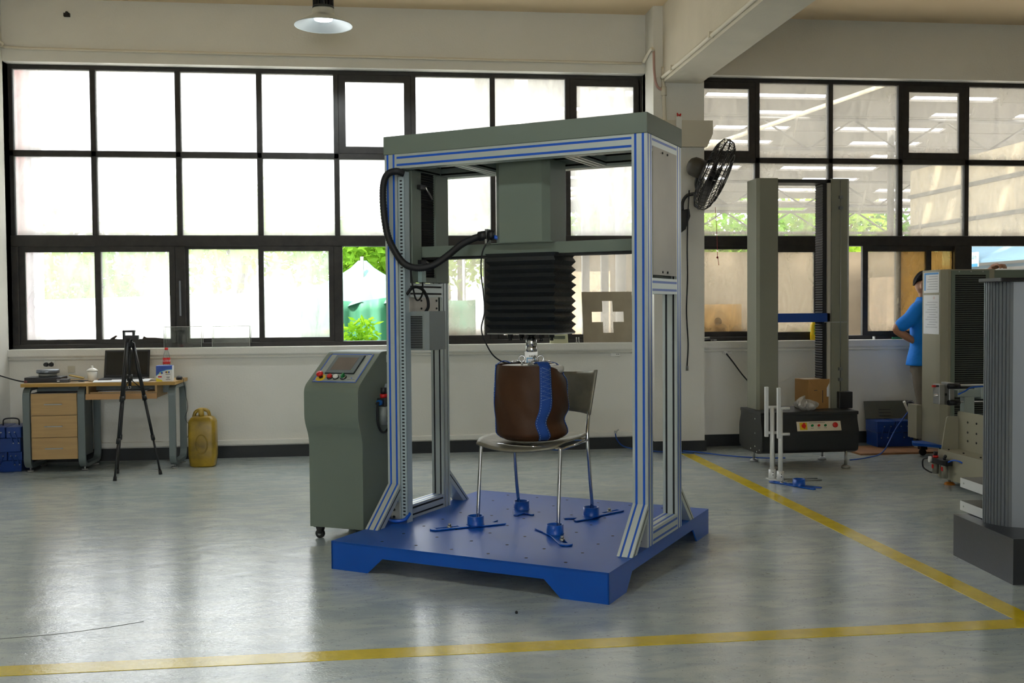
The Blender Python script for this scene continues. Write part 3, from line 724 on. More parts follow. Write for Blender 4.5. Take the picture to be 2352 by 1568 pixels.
for ua in (-.118, .09, .31, .575):
    def path(v, ww, off):
        sw = .020 * math.exp(-((v - .25) / .13) ** 2) * (1 if ua == -.118 else .3)
        u = ua - sw + ww
        return bagp(u % 1.0, v, off)
    hw = .027
    st = MB().grid(lambda u, v: path(.008 + v * .99, (u - .5) * 2 * hw, .004), 4, 40, .003).build('strap', STRAP, bag)
    for e in (-.8, .8):
        pts = [path(.02 + .97 * k / 60, e * hw, .0055) for k in range(61)]
        sm_ = MB()
        for k in range(0, 60, 2): sm_.tube([pts[k], pts[k + 1]], .0008, 4)
        sm_.build('stitching', STITCH, st)
    zz = MB(); pts = [path(.55 + .43 * k / 14, (.62 if k % 2 else -.62) * hw, .0056) for k in range(15)]
    zz.tube(pts, .0008, 4); zz.build('zigzag_stitching', STITCH, st)
    # webbing folded over the rim to its hook
    a = 2 * PI * ua; top = path(.985, 0, .004); d = Vector((math.cos(a), math.sin(a), 0)); q = Vector((-math.sin(a), math.cos(a), 0))
    fl = MB().grid(lambda u, v: (top * (1 - v) + Vector((d.x * .115, d.y * .115, BH + .010)) * v) + q * (u - .5) * .066 + Vector((0, 0, .018 * math.sin(PI * v))), 4, 8, .003)
    fl.build('strap_end', STRAP, bag)
    hk = MB().torus((d.x * .088, d.y * .088, BH + .016), .026, .0042, (d.x * .15, d.y * .15, 1), 18, 8, (1.35, .7)).build('snap_hook', CHROME, bag)
    MB().torus((d.x * .052, d.y * .052, BH + .030), .017, .0045, q, 18, 8).cyl((d.x * .052, d.y * .052, BH - .01), (d.x * .052, d.y * .052, BH + .014), .006).build('eye_bolt', CHROME, bag)
MB().lathe([(0, BH - .006), (.165, BH - .006), (.180, BH - .014), (.182, BH - .03), (.176, BH - .045), (0, BH - .045)], n=40).build('top_disc', mat('white_disc', (210, 208, 200), .4), bag)
MB().cyl((.028, -.035, BH - .006), (.028, -.035, BH + .012), .03).build('cell_foot', STEEL, bag)
# ================================================================ control cabinet
CT = math.radians(-28.1)
K = thing('control_cabinet', 'grey sheet-metal control cabinet on casters with a sloping touch-screen panel', 'cabinet', (-.475, 6.111, 0), CT)
CW = .358
prof = round_poly([(0, .075), (0, .605), (-.048, .70), (-.048, .90), (.238, 1.097), (.47, 1.097), (.47, .075)], [0, .05, .05, .04, .025, .01, 0], 6)
MB().prism(prof, 'yz', 0, CW).build('body', GREYGREEN, K, bevel=.003)
# sloping panel frame: u across, v up the slope
sa = math.atan2(1.097 - .90, .238 + .048)
SM = Matrix.Translation((0, -.048, .90)) @ Matrix.Rotation(sa, 4, 'X')   # local x across, y up the slope, z out
SLEN = math.hypot(.286, .197)
def sl_(m): return m
pan = MB().box(.035, .325, .045, .315, .001, .003, SM).build('panel_plate', mat('panel_grey', (150, 158, 152), .4), K)
for q in ((.035, .325, .045, .052), (.035, .325, .308, .315), (.035, .042, .052, .308), (.318, .325, .052, .308)):
    MB().box(q[0], q[1], q[2], q[3], .0028, .0036, SM).build('panel_border', BLUE_STRIP, pan)
for x in (.041, .319):
    for y in (.051, .309): MB().cyl(SM @ Vector((x, y, .003)), SM @ Vector((x, y, .006)), .004, n=8).build('panel_screw', CHROME, pan)
hmi = MB().box(.085, .275, .125, .295, .003, .012, SM).build('touch_screen', mat('screen_bezel', (98, 110, 116), .35), K, bevel=.002)
MB().box(.082, .278, .122, .298, .003, .007, SM).build('bezel_gasket', BLACKP, hmi)
MB().box(.108, .246, .150, .270, .012, .0125, SM).build('screen', mat('screen_off', (112, 104, 100), .15), hmi)
MB().cyl(SM @ Vector((.252, .155, .012)), SM @ Vector((.252, .155, .0132)), .003, n=8).build('status_led', mat('led_green', (120, 190, 130), .4), hmi)
def button(x, y, r, h, m, collar=None, name='push_button'):
    b = MB().cyl(SM @ Vector((x, y, .003)), SM @ Vector((x, y, .003 + h)), r, n=20).build(name, m, K, bevel=.002)
    if collar: MB().cyl(SM @ Vector((x, y, .003)), SM @ Vector((x, y, .009)), r * 1.25, n=20).build('collar', collar, b)
    return b
es = MB().cyl(SM @ Vector((.075, .088, .003)), SM @ Vector((.075, .088, .022)), .012, n=20).build('emergency_stop', BLACKP, K)
MB().lathe([(0, .040), (.016, .040), (.0205, .034), (.0205, .024), (.014, .020), (0, .020)], (.075, .088, 0), 24, SM).build('mushroom_head', RED, es)
MB().cyl(SM @ Vector((.075, .084, .0025)), SM @ Vector((.075, .084, .0045)), .030, n=24).build('yellow_plate', YELLOW, es)
button(.135, .088, .0155, .018, RED, BLACKP); button(.175, .088, .0155, .016, WHITEP, BLACKP)
sw = button(.225, .088, .016, .010, CHROME, BLACKP, 'selector_switch')
MB().box(.219, .231, .072, .104, .012, .030, SM).build('selector_knob', GREEN, sw, bevel=.003)
MB().box(.275, .283, .082, .090, .003, .0036, SM).build('emblem', BLUE_STRIP, pan)
MB().box(.255, .305, .070, .073, .003, .0036, SM).build('print_line', mat('print_grey', (84, 90, 92), .6), pan)
MB().box(.12, .29, .300, .3025, .003, .0036, SM).build('print_line', mat('print_grey', (84, 90, 92), .6), pan)
Bx(CW, CW + .0012, .30, .33, 1.03, 1.075).build('rating_label', PAPER, K)
# casters
for x, y in ((.045, .045), (CW - .045, .045), (.045, .42), (CW - .045, .42)):
    c = MB().box(x - .03, x + .03, y - .03, y + .03, .069, .075).prism([(x - .026, .069), (x + .022, .069), (x + .008, .028), (x - .012, .028)], 'xz', y - .016, y + .016).build('caster', BLACKP, K)
    MB().cyl((x - .004, y - .011, .0265), (x - .004, y + .011, .0265), .0265, n=20).build('wheel', BLACK, c)
    MB().cyl((x - .004, y - .0125, .0265), (x - .004, y + .0125, .0265), .011, n=12).build('hub', ZINC, c)
# air filter-regulator on the side
fr = Bx(CW, CW + .055, .175, .285, .775, .825).build('air_regulator', BLACKP, K, bevel=.004)
MB().cyl((CW + .03, .205, .825), (CW + .03, .205, .848), .022).build('regulator_ring', RED, fr)
MB().cyl((CW + .03, .205, .848), (CW + .03, .205, .885), .017, n=14).build('regulator_knob', BLACKP, fr)
MB().cyl((CW + .03, .205, .775), (CW + .03, .205, .665), .030, .026).build('filter_bowl', mat('bowl_grey', (142, 148, 142), .4), fr)
for z in (.68, .725): Bx(CW + .056, CW + .062, .195, .203, z, z + .033).build('bowl_slot', BLACK, fr)
MB().cyl((CW + .03, .268, .775), (CW + .03, .268, .68), .024).build('filter_bowl', mat('bowl_dark', (84, 90, 86), .4), fr)
MB().cyl((CW + .055, .27, .80), (CW + .068, .27, .80), .022).build('pressure_gauge', WHITEP, fr)
MB().cyl((CW + .03, .175, .80), (CW + .03, .14, .80), .016, n=12).build('air_fitting', mat('fitting_blue', (28, 100, 180), .3, .4), fr)
MB().cyl((CW + .03, .14, .80), (CW + .03, .12, .797), .009, n=10).build('air_coupler', BLACKP, fr)
MB().tube(spline([(CW + .03, .13, .797), (CW + .028, .128, .74), (CW + .028, .135, .68), (CW + .03, .165, .635), (CW + .03, .215, .62), (CW + .03, .26, .64), (CW + .025, .28, .67)], 6), .007, 8).build('air_hose', BLACK, fr)
MB().prism([(.225, .87), (.245, .905), (.275, .885), (.275, .845), (.262, .84)], 'yz', CW + .02, CW + .035).build('valve_lever', mat('lever_grey', (150, 160, 166), .4), fr)
MB().tube(spline([(CW + .03, .29, .66), (CW + .04, .31, .55), (CW + .05, .33, .40), (CW + .06, .35, .28)], 5), .005, 6).build('air_hose', BLACK, fr)

# ================================================================ desk by the window wall
WOOD = mat('beech_laminate', (186, 152, 100), .45, var=.10, vscale=3, stretch=(1, 9, 14))
WOODE = mat('beech_edge', (176, 136, 60), .45)
LEGM = mat('desk_leg_grey', (108, 118, 118), .45, .2)
D = thing('desk', 'beech-topped office desk with grey loop legs and a drawer pedestal under the window', 'desk', (0, 0, 0))
DX0, DX1, DY0, DY1, DZ = -3.045, -1.805, 8.95, 9.50, .748
Bx(DX0, DX1, DY0, DY1, DZ - .028, DZ).build('desk_top', WOOD, D)
MB().box(DX0 - .002, DX1 + .002, DY0 - .002, DY0, DZ - .028, DZ).box(DX1, DX1 + .002, DY0, DY1, DZ - .028, DZ).box(DX0 - .002, DX0, DY0, DY1, DZ - .028, DZ).build('edge_band', WOODE, D)
def loop_leg(x):
    pts = [(x, a, b) for a, b in rrect(8.995, 9.455, .045, .70, .07, 6)]
    q = MB(); n = len(pts); w2, t2 = .028, .014; V = []
    for i in range(n):
        p = Vector(pts[i]); t = (Vector(pts[(i + 1) % n]) - Vector(pts[i - 1])).normalized(); nn = Vector((1, 0, 0)).cross(t)
        for a, b in ((-w2, -t2), (w2, -t2), (w2, t2), (-w2, t2)): V.append(p + Vector((a, 0, 0)) + nn * b)
    F = [(4 * i + k, 4 * i + (k + 1) % 4, 4 * ((i + 1) % n) + (k + 1) % 4, 4 * ((i + 1) % n) + k) for i in range(n) for k in range(4)]
    l = q.add(V, F).build('loop_leg', LEGM, D)
    for y in (9.06, 9.39): MB().cyl((x, y, .006), (x, y, .05), .008, n=8).cyl((x, y, 0), (x, y, .012), .026, n=14).build('levelling_foot', ZINC, l)
    for y in (9.08, 9.37): Bx(x - .015, x + .015, y - .03, y + .03, .70, DZ - .028).build('top_bracket', LEGM, l)
for x in (-3.018, -2.578, -1.838): loop_leg(x)
Bx(-3.0, -1.85, 9.20, 9.225, .64, .715).build('back_rail', LEGM, D)
Bx(-2.985, -2.612, 9.01, 9.44, .105, .665).build('drawer_pedestal', mat('pedestal_grey', (96, 100, 100), .5), D)
for k in range(3):
    z0 = .108 + k * .1855
    d = Bx(-2.983, -2.614, 8.99, 9.012, z0, z0 + .182).build('drawer', WOOD, D, bevel=.0015, seg=1)
    MB().box(-2.872, -2.728, 8.970, 8.976, z0 + .088, z0 + .097).box(-2.865, -2.857, 8.976, 8.99, z0 + .088, z0 + .097).box(-2.743, -2.735, 8.976, 8.99, z0 + .088, z0 + .097).build('drawer_handle', ZINC, d)
tray = MB().box(-2.53, -2.512, 8.97, 9.38, .615, .72).box(-1.972, -1.955, 8.97, 9.38, .615, .72).box(-2.512, -1.972, 9.0, 9.38, .655, .667).box(-2.512, -1.972, 9.36, 9.38, .66, .72).build('keyboard_shelf', WOOD, D)
Bx(-2.532, -1.955, 8.955, 8.972, .607, .655).build('shelf_front', mat('shelf_front', (186, 142, 90), .45, var=.08, vscale=4, stretch=(1, 8, 14)), tray)
tag(Bx(-2.45, -2.05, 9.03, 9.20, .667, .671).build('paper_sheet', PAPER), 'grey sheet of paper lying on the shelf under the desk top', 'paper')

# ---- things on the desk
L_ = thing('laptop', 'black laptop standing open on the desk behind the tripod', 'laptop', (-2.285, 9.22, DZ), .04)
Bx(-.19, .19, -.12, .12, .0, .022).build('base', BLACKP, L_, bevel=.004)
Bx(-.165, .165, -.02, .10, .0222, .0235).build('keyboard', mat('keys', (32, 33, 36), .5), L_)
lid = MB().box(-.19, .19, -.006, .006, 0, .245).build('screen_lid', BLACKP, L_, bevel=.004, loc=(0, .115, .02), rot=(math.radians(-16), 0, 0))
Bx(-.172, .172, -.0068, -.006, .022, .228).build('screen', mat('laptop_screen', (40, 38, 34), .2), lid)
pg = thing('paper_pile', 'loose white sheets spread in front of the laptop', 'papers', (-2.27, 9.06, DZ), 0)
for k, (x, y, a) in enumerate(((0, 0, .05), (.05, .01, -.12), (-.06, .0, .16), (.08, -.005, .02))):
    Bx(-.16, .16, -.075, .075, 0, .0012).build('sheet', PAPER, pg, loc=(x, y, .002 + .003 * k), rot=(0.03 * k, 0, a))
cup = thing('lidded_mug', 'white porcelain mug with a knobbed lid beside the laptop', 'mug', (-2.535, 9.18, DZ), 0)
POR = mat('porcelain', (232, 230, 220), .15, coat=.5)
MB().lathe([(0, 0), (.030, 0), (.036, .008), (.041, .05), (.042, .088), (.039, .088), (.037, .05), (.030, .012), (0, .012)], n=28).build('body', POR, cup)
MB().lathe([(.047, .090), (.046, .094), (.030, .108), (.010, .114), (.006, .118), (.010, .126), (.007, .132), (0, .133)], n=28).lathe([(0, .088), (.047, .090)], n=28).build('lid', POR, cup)
MB().tube(spline([(.040, .0, .075), (.060, 0, .072), (.066, 0, .05), (.058, 0, .028), (.040, 0, .022)], 5), .005, 8).build('handle', POR, cup, rot=(0, 0, 2.2))
bx_ = thing('ink_box', 'small blue, white and yellow printed carton on the desk corner', 'box', (-1.905, 9.06, DZ), .05)
Bx(-.066, .066, -.05, .05, 0, .132).build('carton', mat('carton_white', (226, 226, 222), .5), bx_)
BLP = mat('print_blue', (42, 80, 170), .5); YLP = mat('print_yellow', (235, 220, 50), .5); MRP = mat('print_maroon', (110, 40, 50), .5); CYP = mat('print_cyan', (80, 170, 210), .5); RDP = mat('print_red', (205, 50, 45), .5)
yf = -.0508
MB().prism([(-.066, .132), (.066, .132), (.066, .104), (.02, .100), (-.03, .085), (-.05, .065), (-.066, .05)], 'xz', yf, -.05).build('blue_band', BLP, bx_)
MB().prism([(.066, .104), (.02, .100), (-.03, .085), (-.05, .065), (-.066, .05), (-.066, .045), (-.047, .06), (-.026, .080), (.022, .0955), (.066, .0985)], 'xz', yf - .0002, -.05).build('cyan_line', CYP, bx_)
MB().prism([(-.066, 0), (-.012, 0), (-.02, .012), (-.05, .025), (-.066, .03)], 'xz', yf, -.05).build('yellow_corner', YLP, bx_)
for x0, z0, r in ((-.045, .072, .010), (.018, .078, .008)):
    for k, m_ in enumerate((MRP, YLP, BLP)):
        MB().cyl((x0 + k * r * 1.25, yf, z0), (x0 + k * r * 1.25, -.05, z0), r, n=16).build('print_dot', m_, bx_)
MB().box(-.05, -.02, yf, -.05, .034, .046).build('red_print', RDP, bx_)
for z, a, b in ((.058, .012, .05), (.034, .018, .045), (.027, .02, .043), (.013, .012, .05)): Bx(a, b, yf, -.05, z, z + .004).build('print_line', mat('print_dark', (70, 60, 60), .6), bx_)
Bx(-.0665, .0665, -.0505, .0505, .1318, .1326).build('blue_top', BLP, bx_)
ck = thing('cola_bottle', 'plastic cola bottle with a red cap and red label behind the printed carton', 'bottle', (-1.935, 9.27, DZ), 0)
PET = clear('clear_pet', (240, 245, 245), .3, .05)
MB().lathe([(.0, .002), (.026, 0), (.031, .01), (.031, .12), (.029, .135), (.031, .15), (.031, .19), (.026, .215), (.016, .245), (.0125, .255), (.0125, .262)], n=28).build('bottle', PET, ck)
MB().lathe([(.0315, .135), (.0325, .137), (.0325, .188), (.0315, .19)], n=28).build('label_band', RED, ck)
MB().cyl((0, 0, .258), (0, 0, .278), .0155, n=18).build('cap', RED, ck)
text('可口可乐', .021, PAPER, ck, Matrix.Translation((0, -.0335, .162)) @ Matrix.Rotation(PI / 2, 4, 'X'), shear=.2)
ms = thing('computer_mouse', 'black computer mouse lying on the desk beside the printed carton', 'mouse', (-1.82, 9.22, DZ), 0)
MB().sphere((0, 0, .012), .03, (.9, 1.6, .75), M=None).build('shell', BLACKP, ms)
MB().tube(spline([(.0, .03, .012), (.03, .02, .006), (.045, -.05, .004), (.052, -.10, .003), (.06, -.11, -.03), (.07, -.10, -.12), (.085, -.09, -.24), (.06, -.09, -.33), (.10, -.09, -.40), (.09, -.085, -.46), (.075, -.08, -.50)], 6), .0022, 6).build('mouse_cable', BLACK, ms)
hb = thing('plastic_dish', 'small clear packet and grey case beside the printed carton', 'case', (-2.0, 9.14, DZ), .1)
Bx(-.045, .045, -.03, .03, 0, .014).build('case', mat('case_grey', (190, 184, 172), .5), hb, bevel=.003)
MB().sphere((.01, .01, .022), .03, (1, .8, .5)).build('packet', PET, hb)
# stack of boxes and discs at the left end
bs = thing('binder', 'flat black box file lying at the left end of the desk', 'box', (-2.915, 9.18, DZ), .03)
Bx(-.145, .145, -.11, .11, 0, .045).build('case', mat('box_file_black', (26, 28, 34), .4), bs, bevel=.004)
Bx(-.146, -.12, -.112, .112, 0, .02).build('red_edge', mat('dark_red', (96, 40, 44), .5), bs)
bs2 = tag(Bx(-.05, .05, -.04, .04, 0, .030).build('power_adapter', mat('adapter_black', (44, 46, 50), .4), loc=(-2.745, 9.08, DZ), rot=(0, 0, .12), bevel=.004), 'small black adapter box with a pale logo in front of the box file', 'adapter')
Bx(-.042, -.022, -.0405, -.04, .010, .018).build('logo', PAPER, bs2)
dk = thing('grey_disc', 'thick grey metal weight disc on top of the stack at the desk end', 'disc', (-2.905, 9.2, DZ + .075), 0)
MB().lathe([(0, 0), (.088, 0), (.092, .004), (.092, .026), (.088, .030), (0, .030)], n=36).build('disc', mat('disc_grey', (128, 134, 142), .35, .6), dk)
for a in (-1.9, -1.2): MB().cyl((.088 * math.cos(a), .088 * math.sin(a), .014), (.0935 * math.cos(a), .0935 * math.sin(a), .014), .003, n=8).build('pin_hole', BLACK, dk)
tag(MB().lathe([(0, 0), (.075, 0), (.075, .028), (0, .028)], n=32).build('grey_disc', mat('disc_grey2', (140, 142, 138), .45, .4), loc=(-2.905, 9.2, DZ + .047)), 'smaller grey metal disc under the top disc on the box file', 'disc')
tag(Bx(-.06, .06, -.06, .06, 0, .008).build('yellow_folder', mat('mustard_card', (150, 122, 34), .6), loc=(-2.70, 9.30, DZ + .03), rot=(0, .25, .2)), 'mustard card folder leaning behind the box file', 'folder')
tag(Bx(-.09, .09, -.05, .05, 0, .006).build('black_notebook', mat('note_black', (22, 22, 24), .5), loc=(-2.64, 9.25, DZ), rot=(0, 0, .1)), 'thin black notebook lying between the box file and the mug', 'notebook')
tag(MB().tube(spline([(-2.70, 9.06, DZ + .004), (-2.66, 9.03, DZ + .004), (-2.60, 9.04, DZ + .004), (-2.57, 9.07, DZ + .004), (-2.60, 9.10, DZ + .005), (-2.63, 9.11, DZ + .005)], 6), .0022, 6).build('adapter_cable', BLACK), 'thin black cable looped on the desk beside the adapter', 'cable')
tag(MB().tube(spline([(-3.34, 8.6, .93), (-3.26, 8.9, .85), (-3.17, 9.05, .79), (-3.08, 9.12, .757), (-3.0, 9.14, .755)], 6), .006, 6).build('power_cable', BLACK), 'black cable sagging from the side wall on to the desk end', 'cable')

# ---- wall sockets
def socket(x, z, label, plugs=0):
    t = thing('wall_socket', label, 'socket', (x, 9.6, z), 0)
    Bx(-.045, .045, -.014, 0, -.045, .045).build('plate', WHITEP, t, bevel=.004)
    for a in (-.022, -.008): Bx(a - .003, a + .003, -.0146, -.013, .014, .020).build('pin_hole', BLACK, t)
    for a, b in ((.0125, -.024), (.0275, -.024), (.02, -.008)): Bx(a - .003, a + .003, -.0146, -.013, b - .004, b + .004).build('pin_hole', BLACK, t)
    return t
so = socket(-3.015, .905, 'white wall socket with two round black plugs above the desk')
for dx in (-.024, .020): MB().cyl((dx, -.014, -.028), (dx, -.05, -.028), .020, .016, n=18).build('plug', BLACKP, so)
Bx(-.008, .002, -.0148, -.013, .026, .031).build('indicator_lamp', mat('neon_red', (240, 90, 80), .4, emit=.6), so)
tag(Bx(-.03, .03, -.01, 0, -.03, .03).build('junction_box', mat('cream_plastic', (196, 190, 170), .5), loc=(-2.83, 9.6, .83), bevel=.003), 'small cream junction box on the wall behind the weight discs', 'junction box')
socket(2.138, .925, 'white wall socket under the plate with the cross-shaped hole')
so3 = socket(3.235, .935, 'white wall socket with a white plug beside the two-column tester')
MB().cyl((-.018, -.014, -.028), (-.018, -.045, -.032), .018, .014, n=14).build('plug', WHITEP, so3)
MB().tube(spline([(-.018, -.045, -.04), (.03, -.10, -.12), (.10, -.20, -.25), (.18, -.33, -.37), (.24, -.45, -.44)], 6), .007, 8).build('plug_cable', BLACK, so3)

# ---- tripod
TP = thing('camera_tripod', 'black camera tripod standing in front of the desk', 'tripod', (-2.10, 8.66, 0), 0)
TB = mat('tripod_black', (20, 21, 23), .4)
feet = [(-.077, -.213), (-.154, .17), (.212, .063)]
for fx, fy in feet:
    top = Vector((fx * .13, fy * .13, 1.09)); f = Vector((fx, fy, .02)); q = lambda t: top.lerp(f, t)
    l = MB().cyl(q(0), q(.42), .016, .015, n=10).cyl(q(.40), q(.74), .012, n=10).cyl(q(.72), q(1), .009, n=10).build('leg', TB, TP)
    MB().cyl(q(.40), q(.44), .019, n=10).cyl(q(.71), q(.75), .016, n=10).build('leg_clamp', TB, l)
    MB().cyl(q(.985), (fx * 1.01, fy * 1.01, 0), .013, .015, n=10).build('rubber_foot', BLACK, l)
    mid = q(.36); MB().tube([(0, 0, .80), mid], .004, 6).build('brace_arm', TB, TP)
MB().cyl((0, 0, .74), (0, 0, 1.12), .013, n=12).cyl((0, 0, .78), (0, 0, .83), .024, n=12).build('centre_column', TB, TP)
MB().torus((0, -.012, .728), .010, .002, (0, 1, 0)).build('weight_hook', CHROME, TP)
MB().cyl((0, 0, 1.06), (0, 0, 1.125), .035, .028, n=14).build('collar', TB, TP)
MB().cyl((0, 0, 1.12), (0, 0, 1.15), .022, n=14).box(-.045, -.032, -.02, .02, 1.12, 1.185).box(.03, .045, -.02, .02, 1.14, 1.185).box(-.03, .075, -.022, .022, 1.115, 1.15).build('pan_head', TB, TP)
MB().box(-.045, .048, -.025, .025, 1.175, 1.192).box(.03, .048, -.01, .01, 1.16, 1.176).build('camera_plate', TB, TP, bevel=.003)
MB().cyl((-.04, 0, 1.192), (-.04, 0, 1.200), .002, n=6).build('locating_pin', TB, TP)

# ---- jerry can
J = thing('jerry_can', 'yellowed plastic jerry can stained with oil standing by the desk', 'jerry can', (-1.610, 9.12, 0), 0)
JM = mat('oily_yellow_plastic', (150, 122, 30), .35, var=.5, vscale=7, bump=.3, bscale=9)
def jring(z, hx, hy, r): return [(a, b, z) for a, b in rrect(-hx, hx, -hy, hy, r, 4)]
rings = [jring(.0, .085, .06, .03), jring(.012, .105, .075, .035), jring(.10, .116, .082, .035), jring(.30, .116, .082, .035), jring(.39, .114, .08, .035), jring(.425, .095, .065, .03), jring(.44, .07, .045, .03)]
n = len(rings[0]); V = [p for r in rings for p in r]; F = [(n * i + k, n * i + (k + 1) % n, n * i + n + (k + 1) % n, n * i + n + k) for i in range(len(rings) - 1) for k in range(n)]
F += [tuple(range(n - 1, -1, -1)), tuple(n * (len(rings) - 1) + k for k in range(n))]
MB().add(V, F, None, True).build('body', JM, J)
MB().tube(spline([(-.075, 0, .43), (-.055, 0, .475), (0, 0, .492), (.045, 0, .478), (.06, 0, .43)], 5), .015, 8).build('handle', JM, J)
MB().cyl((-.005, -.02, .43), (-.01, -.035, .505), .024, n=16).build('screw_cap', mat('brass_yellow', (176, 146, 60), .4), J)
MB().torus((.0, -.083, .2), .05, .006, (0, 1, 0), 20, 6, (1, 1.6)).build('moulded_rib', JM, J)

# ---- blue cantilever tool boxes in the corner
TBL = mat('toolbox_blue', (8, 54, 128), .35, var=.08)
def toolbox(loc, rz, w_, d, h, label, handle=True):
    t = thing('tool_box', label, 'tool box', loc, rz, 'blue metal tool boxes')
    Bx(-w_ / 2, w_ / 2, -d / 2, d / 2, 0, h * .55).build('lower_tray', TBL, t, bevel=.004)
    for s_ in (-1, 1):
        a = Bx(.004 if s_ > 0 else -w_ / 2 - .008, w_ / 2 + .008 if s_ > 0 else -.004, -d / 2 - .004, d / 2 + .004, h * .56, h).build('lid_tray', TBL, t, bevel=.006)
    for s_ in (-1, 1):
        for k in range(2):
            x = s_ * w_ * (.14 + .18 * k)
            MB().tube([(x, -d / 2 - .007, h * .80), (x + s_ * .03, -d / 2 - .007, h * .36)], .006, 6).build('hinge_arm', TBL, t)
            for q in ((x, h * .80), (x + s_ * .03, h * .36)): MB().cyl((q[0], -d / 2 - .012, q[1]), (q[0], -d / 2 - .016, q[1]), .005, n=8).build('rivet', ZINC, t)
    if handle: MB().tube(spline([(-w_ * .28, 0, h), (-w_ * .25, 0, h + .05), (0, 0, h + .06), (w_ * .25, 0, h + .05), (w_ * .28, 0, h)], 4), .006, 6).build('handle', BLACKP, t)
    return t
toolbox((-3.205, 9.22, 0), 0, .22, .30, .17, 'blue metal tool box standing on the floor in the corner by the desk', False)
toolbox((-3.215, 9.20, .171), .06, .23, .32, .21, 'blue metal tool box with a black handle on top of another in the corner')

# ---- clear acrylic boxes on the sill
ACR = clear('acrylic', (250, 252, 250), .1, .02)
EDG = mat('acrylic_edge', (176, 176, 168), .3)
def acrylic(x0, x1, label):
    t = thing('acrylic_box', label, 'box', ((x0 + x1) / 2, 9.65, 1.012), 0, 'clear acrylic boxes on the sill')
    a, b, h = (x1 - x0) / 2, .045, .19
    MB().box(-a, a, -b, -b + .003, 0, h).build('front_wall', ACR, t); MB().box(-a, a, b - .003, b, 0, h).build('back_wall', ACR, t)
    MB().box(-a, -a + .003, -b, b, 0, h).build('side_wall', ACR, t); MB().box(a - .003, a, -b, b, 0, h).build('side_wall', ACR, t)
    MB().box(-a, a, -b, b, h - .003, h).build('top_wall', ACR, t)
    for sx in (-1, 1):
        for sy in (-1, 1): Bx(sx * a - .0015, sx * a + .0015, sy * b - .0015, sy * b + .0015, 0, h).build('glued_edge', EDG, t)
    for sy in (-1, 1): Bx(-a, a, sy * b - .0015, sy * b + .0015, h - .0015, h + .0015).build('glued_edge', EDG, t)
acrylic(-2.025, -1.695, 'clear acrylic box on the sill behind the cola bottle')
acrylic(-1.60, -1.265, 'clear acrylic box on the sill between the cola bottle and the cabinet')

# ---- steel plate with a cross-shaped hole leaning in the window, and small things on the sill
cp = MB(); hw, hh = .245, .245
q = [(-.155, .05), (-.05, .05), (-.05, .155), (.05, .155), (.05, .05), (.155, .05), (.155, -.05), (.05, -.05), (.05, -.155), (-.05, -.155), (-.05, -.05), (-.155, -.05)]
for x0, x1, z0, z1 in ((-hw, -.155, -hh, hh), (.155, hw, -hh, hh), (-.155, .155, .155, hh), (-.155, .155, -hh, -.155), (-.155, -.05, .05, .155), (.05, .155, .05, .155), (-.155, -.05, -.155, -.05), (.05, .155, -.155, -.05)):
    cp.box(x0, x1, -.003, .003, z0, z1)
tag(cp.build('steel_plate', mat('dull_steel_plate', (158, 148, 128), .5, .4, var=.12, vscale=5), loc=(2.08, 9.662, 1.257), rot=(math.radians(-11), 0, 0)), 'square steel plate with a cross-shaped hole leaning against the window', 'plate')
mb = thing('meter_box', 'small cream plastic meter box on the sill behind the bellows', 'box', (1.60, 9.63, 1.012), 0)
MB().prism([(-.085, 0), (.085, 0), (.08, .085), (-.08, .085)], 'xz', -.03, .03).build('case', mat('cream_case', (196, 196, 160), .5), mb)
Bx(-.055, .055, -.032, -.03, .04, .07).build('window_strip', mat('meter_dark', (96, 104, 84), .4), mb)
for k, dx in enumerate((0, .022)):
    tag(MB().cyl((0, 0, 0), (0, 0, .055), .006, n=10).cyl((0, 0, 0), (0, 0, .012), .009, n=6).build('threaded_stud', STEEL, loc=(1.765 + dx, 9.60, 1.012)), 'short steel stud standing on the sill ' + ('nearer the meter box' if k == 0 else 'nearer the steel plate'), 'stud')
# window handle lock lump & blackened smears are part of the frame paint
# ================================================================ two-column universal tester
BLKP = mat('black_textured_paint', (34, 36, 36), .5, bump=.1, bscale=200)
LGREY = mat('pale_grey_paint', (128, 128, 112), .5)
U = thing('tensile_tester', 'two-column tensile tester with a black base and a blue crosshead', 'machine', (3.44, 8.35, 0), 0)
sidep = round_poly([(-.25, .15), (-.27, .30), (-.235, .41), (-.235, .465), (.25, .465), (.25, .42), (.29, .33), (.29, .16), (.20, .125), (-.18, .125)], [.02, .03, .01, 0, 0, 0, .02, .02, .02, .02], 3)
MB().prism(sidep, 'yz', -.40, .405).build('base_housing', BLKP, U)
for x in (-.415, .405): MB().prism(sidep, 'yz', x, x + .012).build('end_panel', BLKP, U)
Bx(-.42, .425, -.245, .255, .445, .475).build('base_top', BLKP, U, bevel=.006)
for x, y in ((-.30, -.22), (.32, -.23), (-.30, .24), (.32, .24)):
    f = MB().cyl((x, y, .02), (x, y, .14), .011, n=10).build('levelling_foot', ZINC, U)
    MB().lathe([(0, .028), (.02, .028), (.034, .016), (.036, 0), (0, 0)], (x, y, 0), 18).build('foot_pad', ZINC, f)
for y, z in ((-.10, .41), (-.10, .29), (-.10, .18), (-.20, .16), (.0, .15), (-.14, .14)):
    MB().cyl((-.416, y, z), (-.4175, y, z), .006, n=8).build('cover_screw', WHITEP, U)
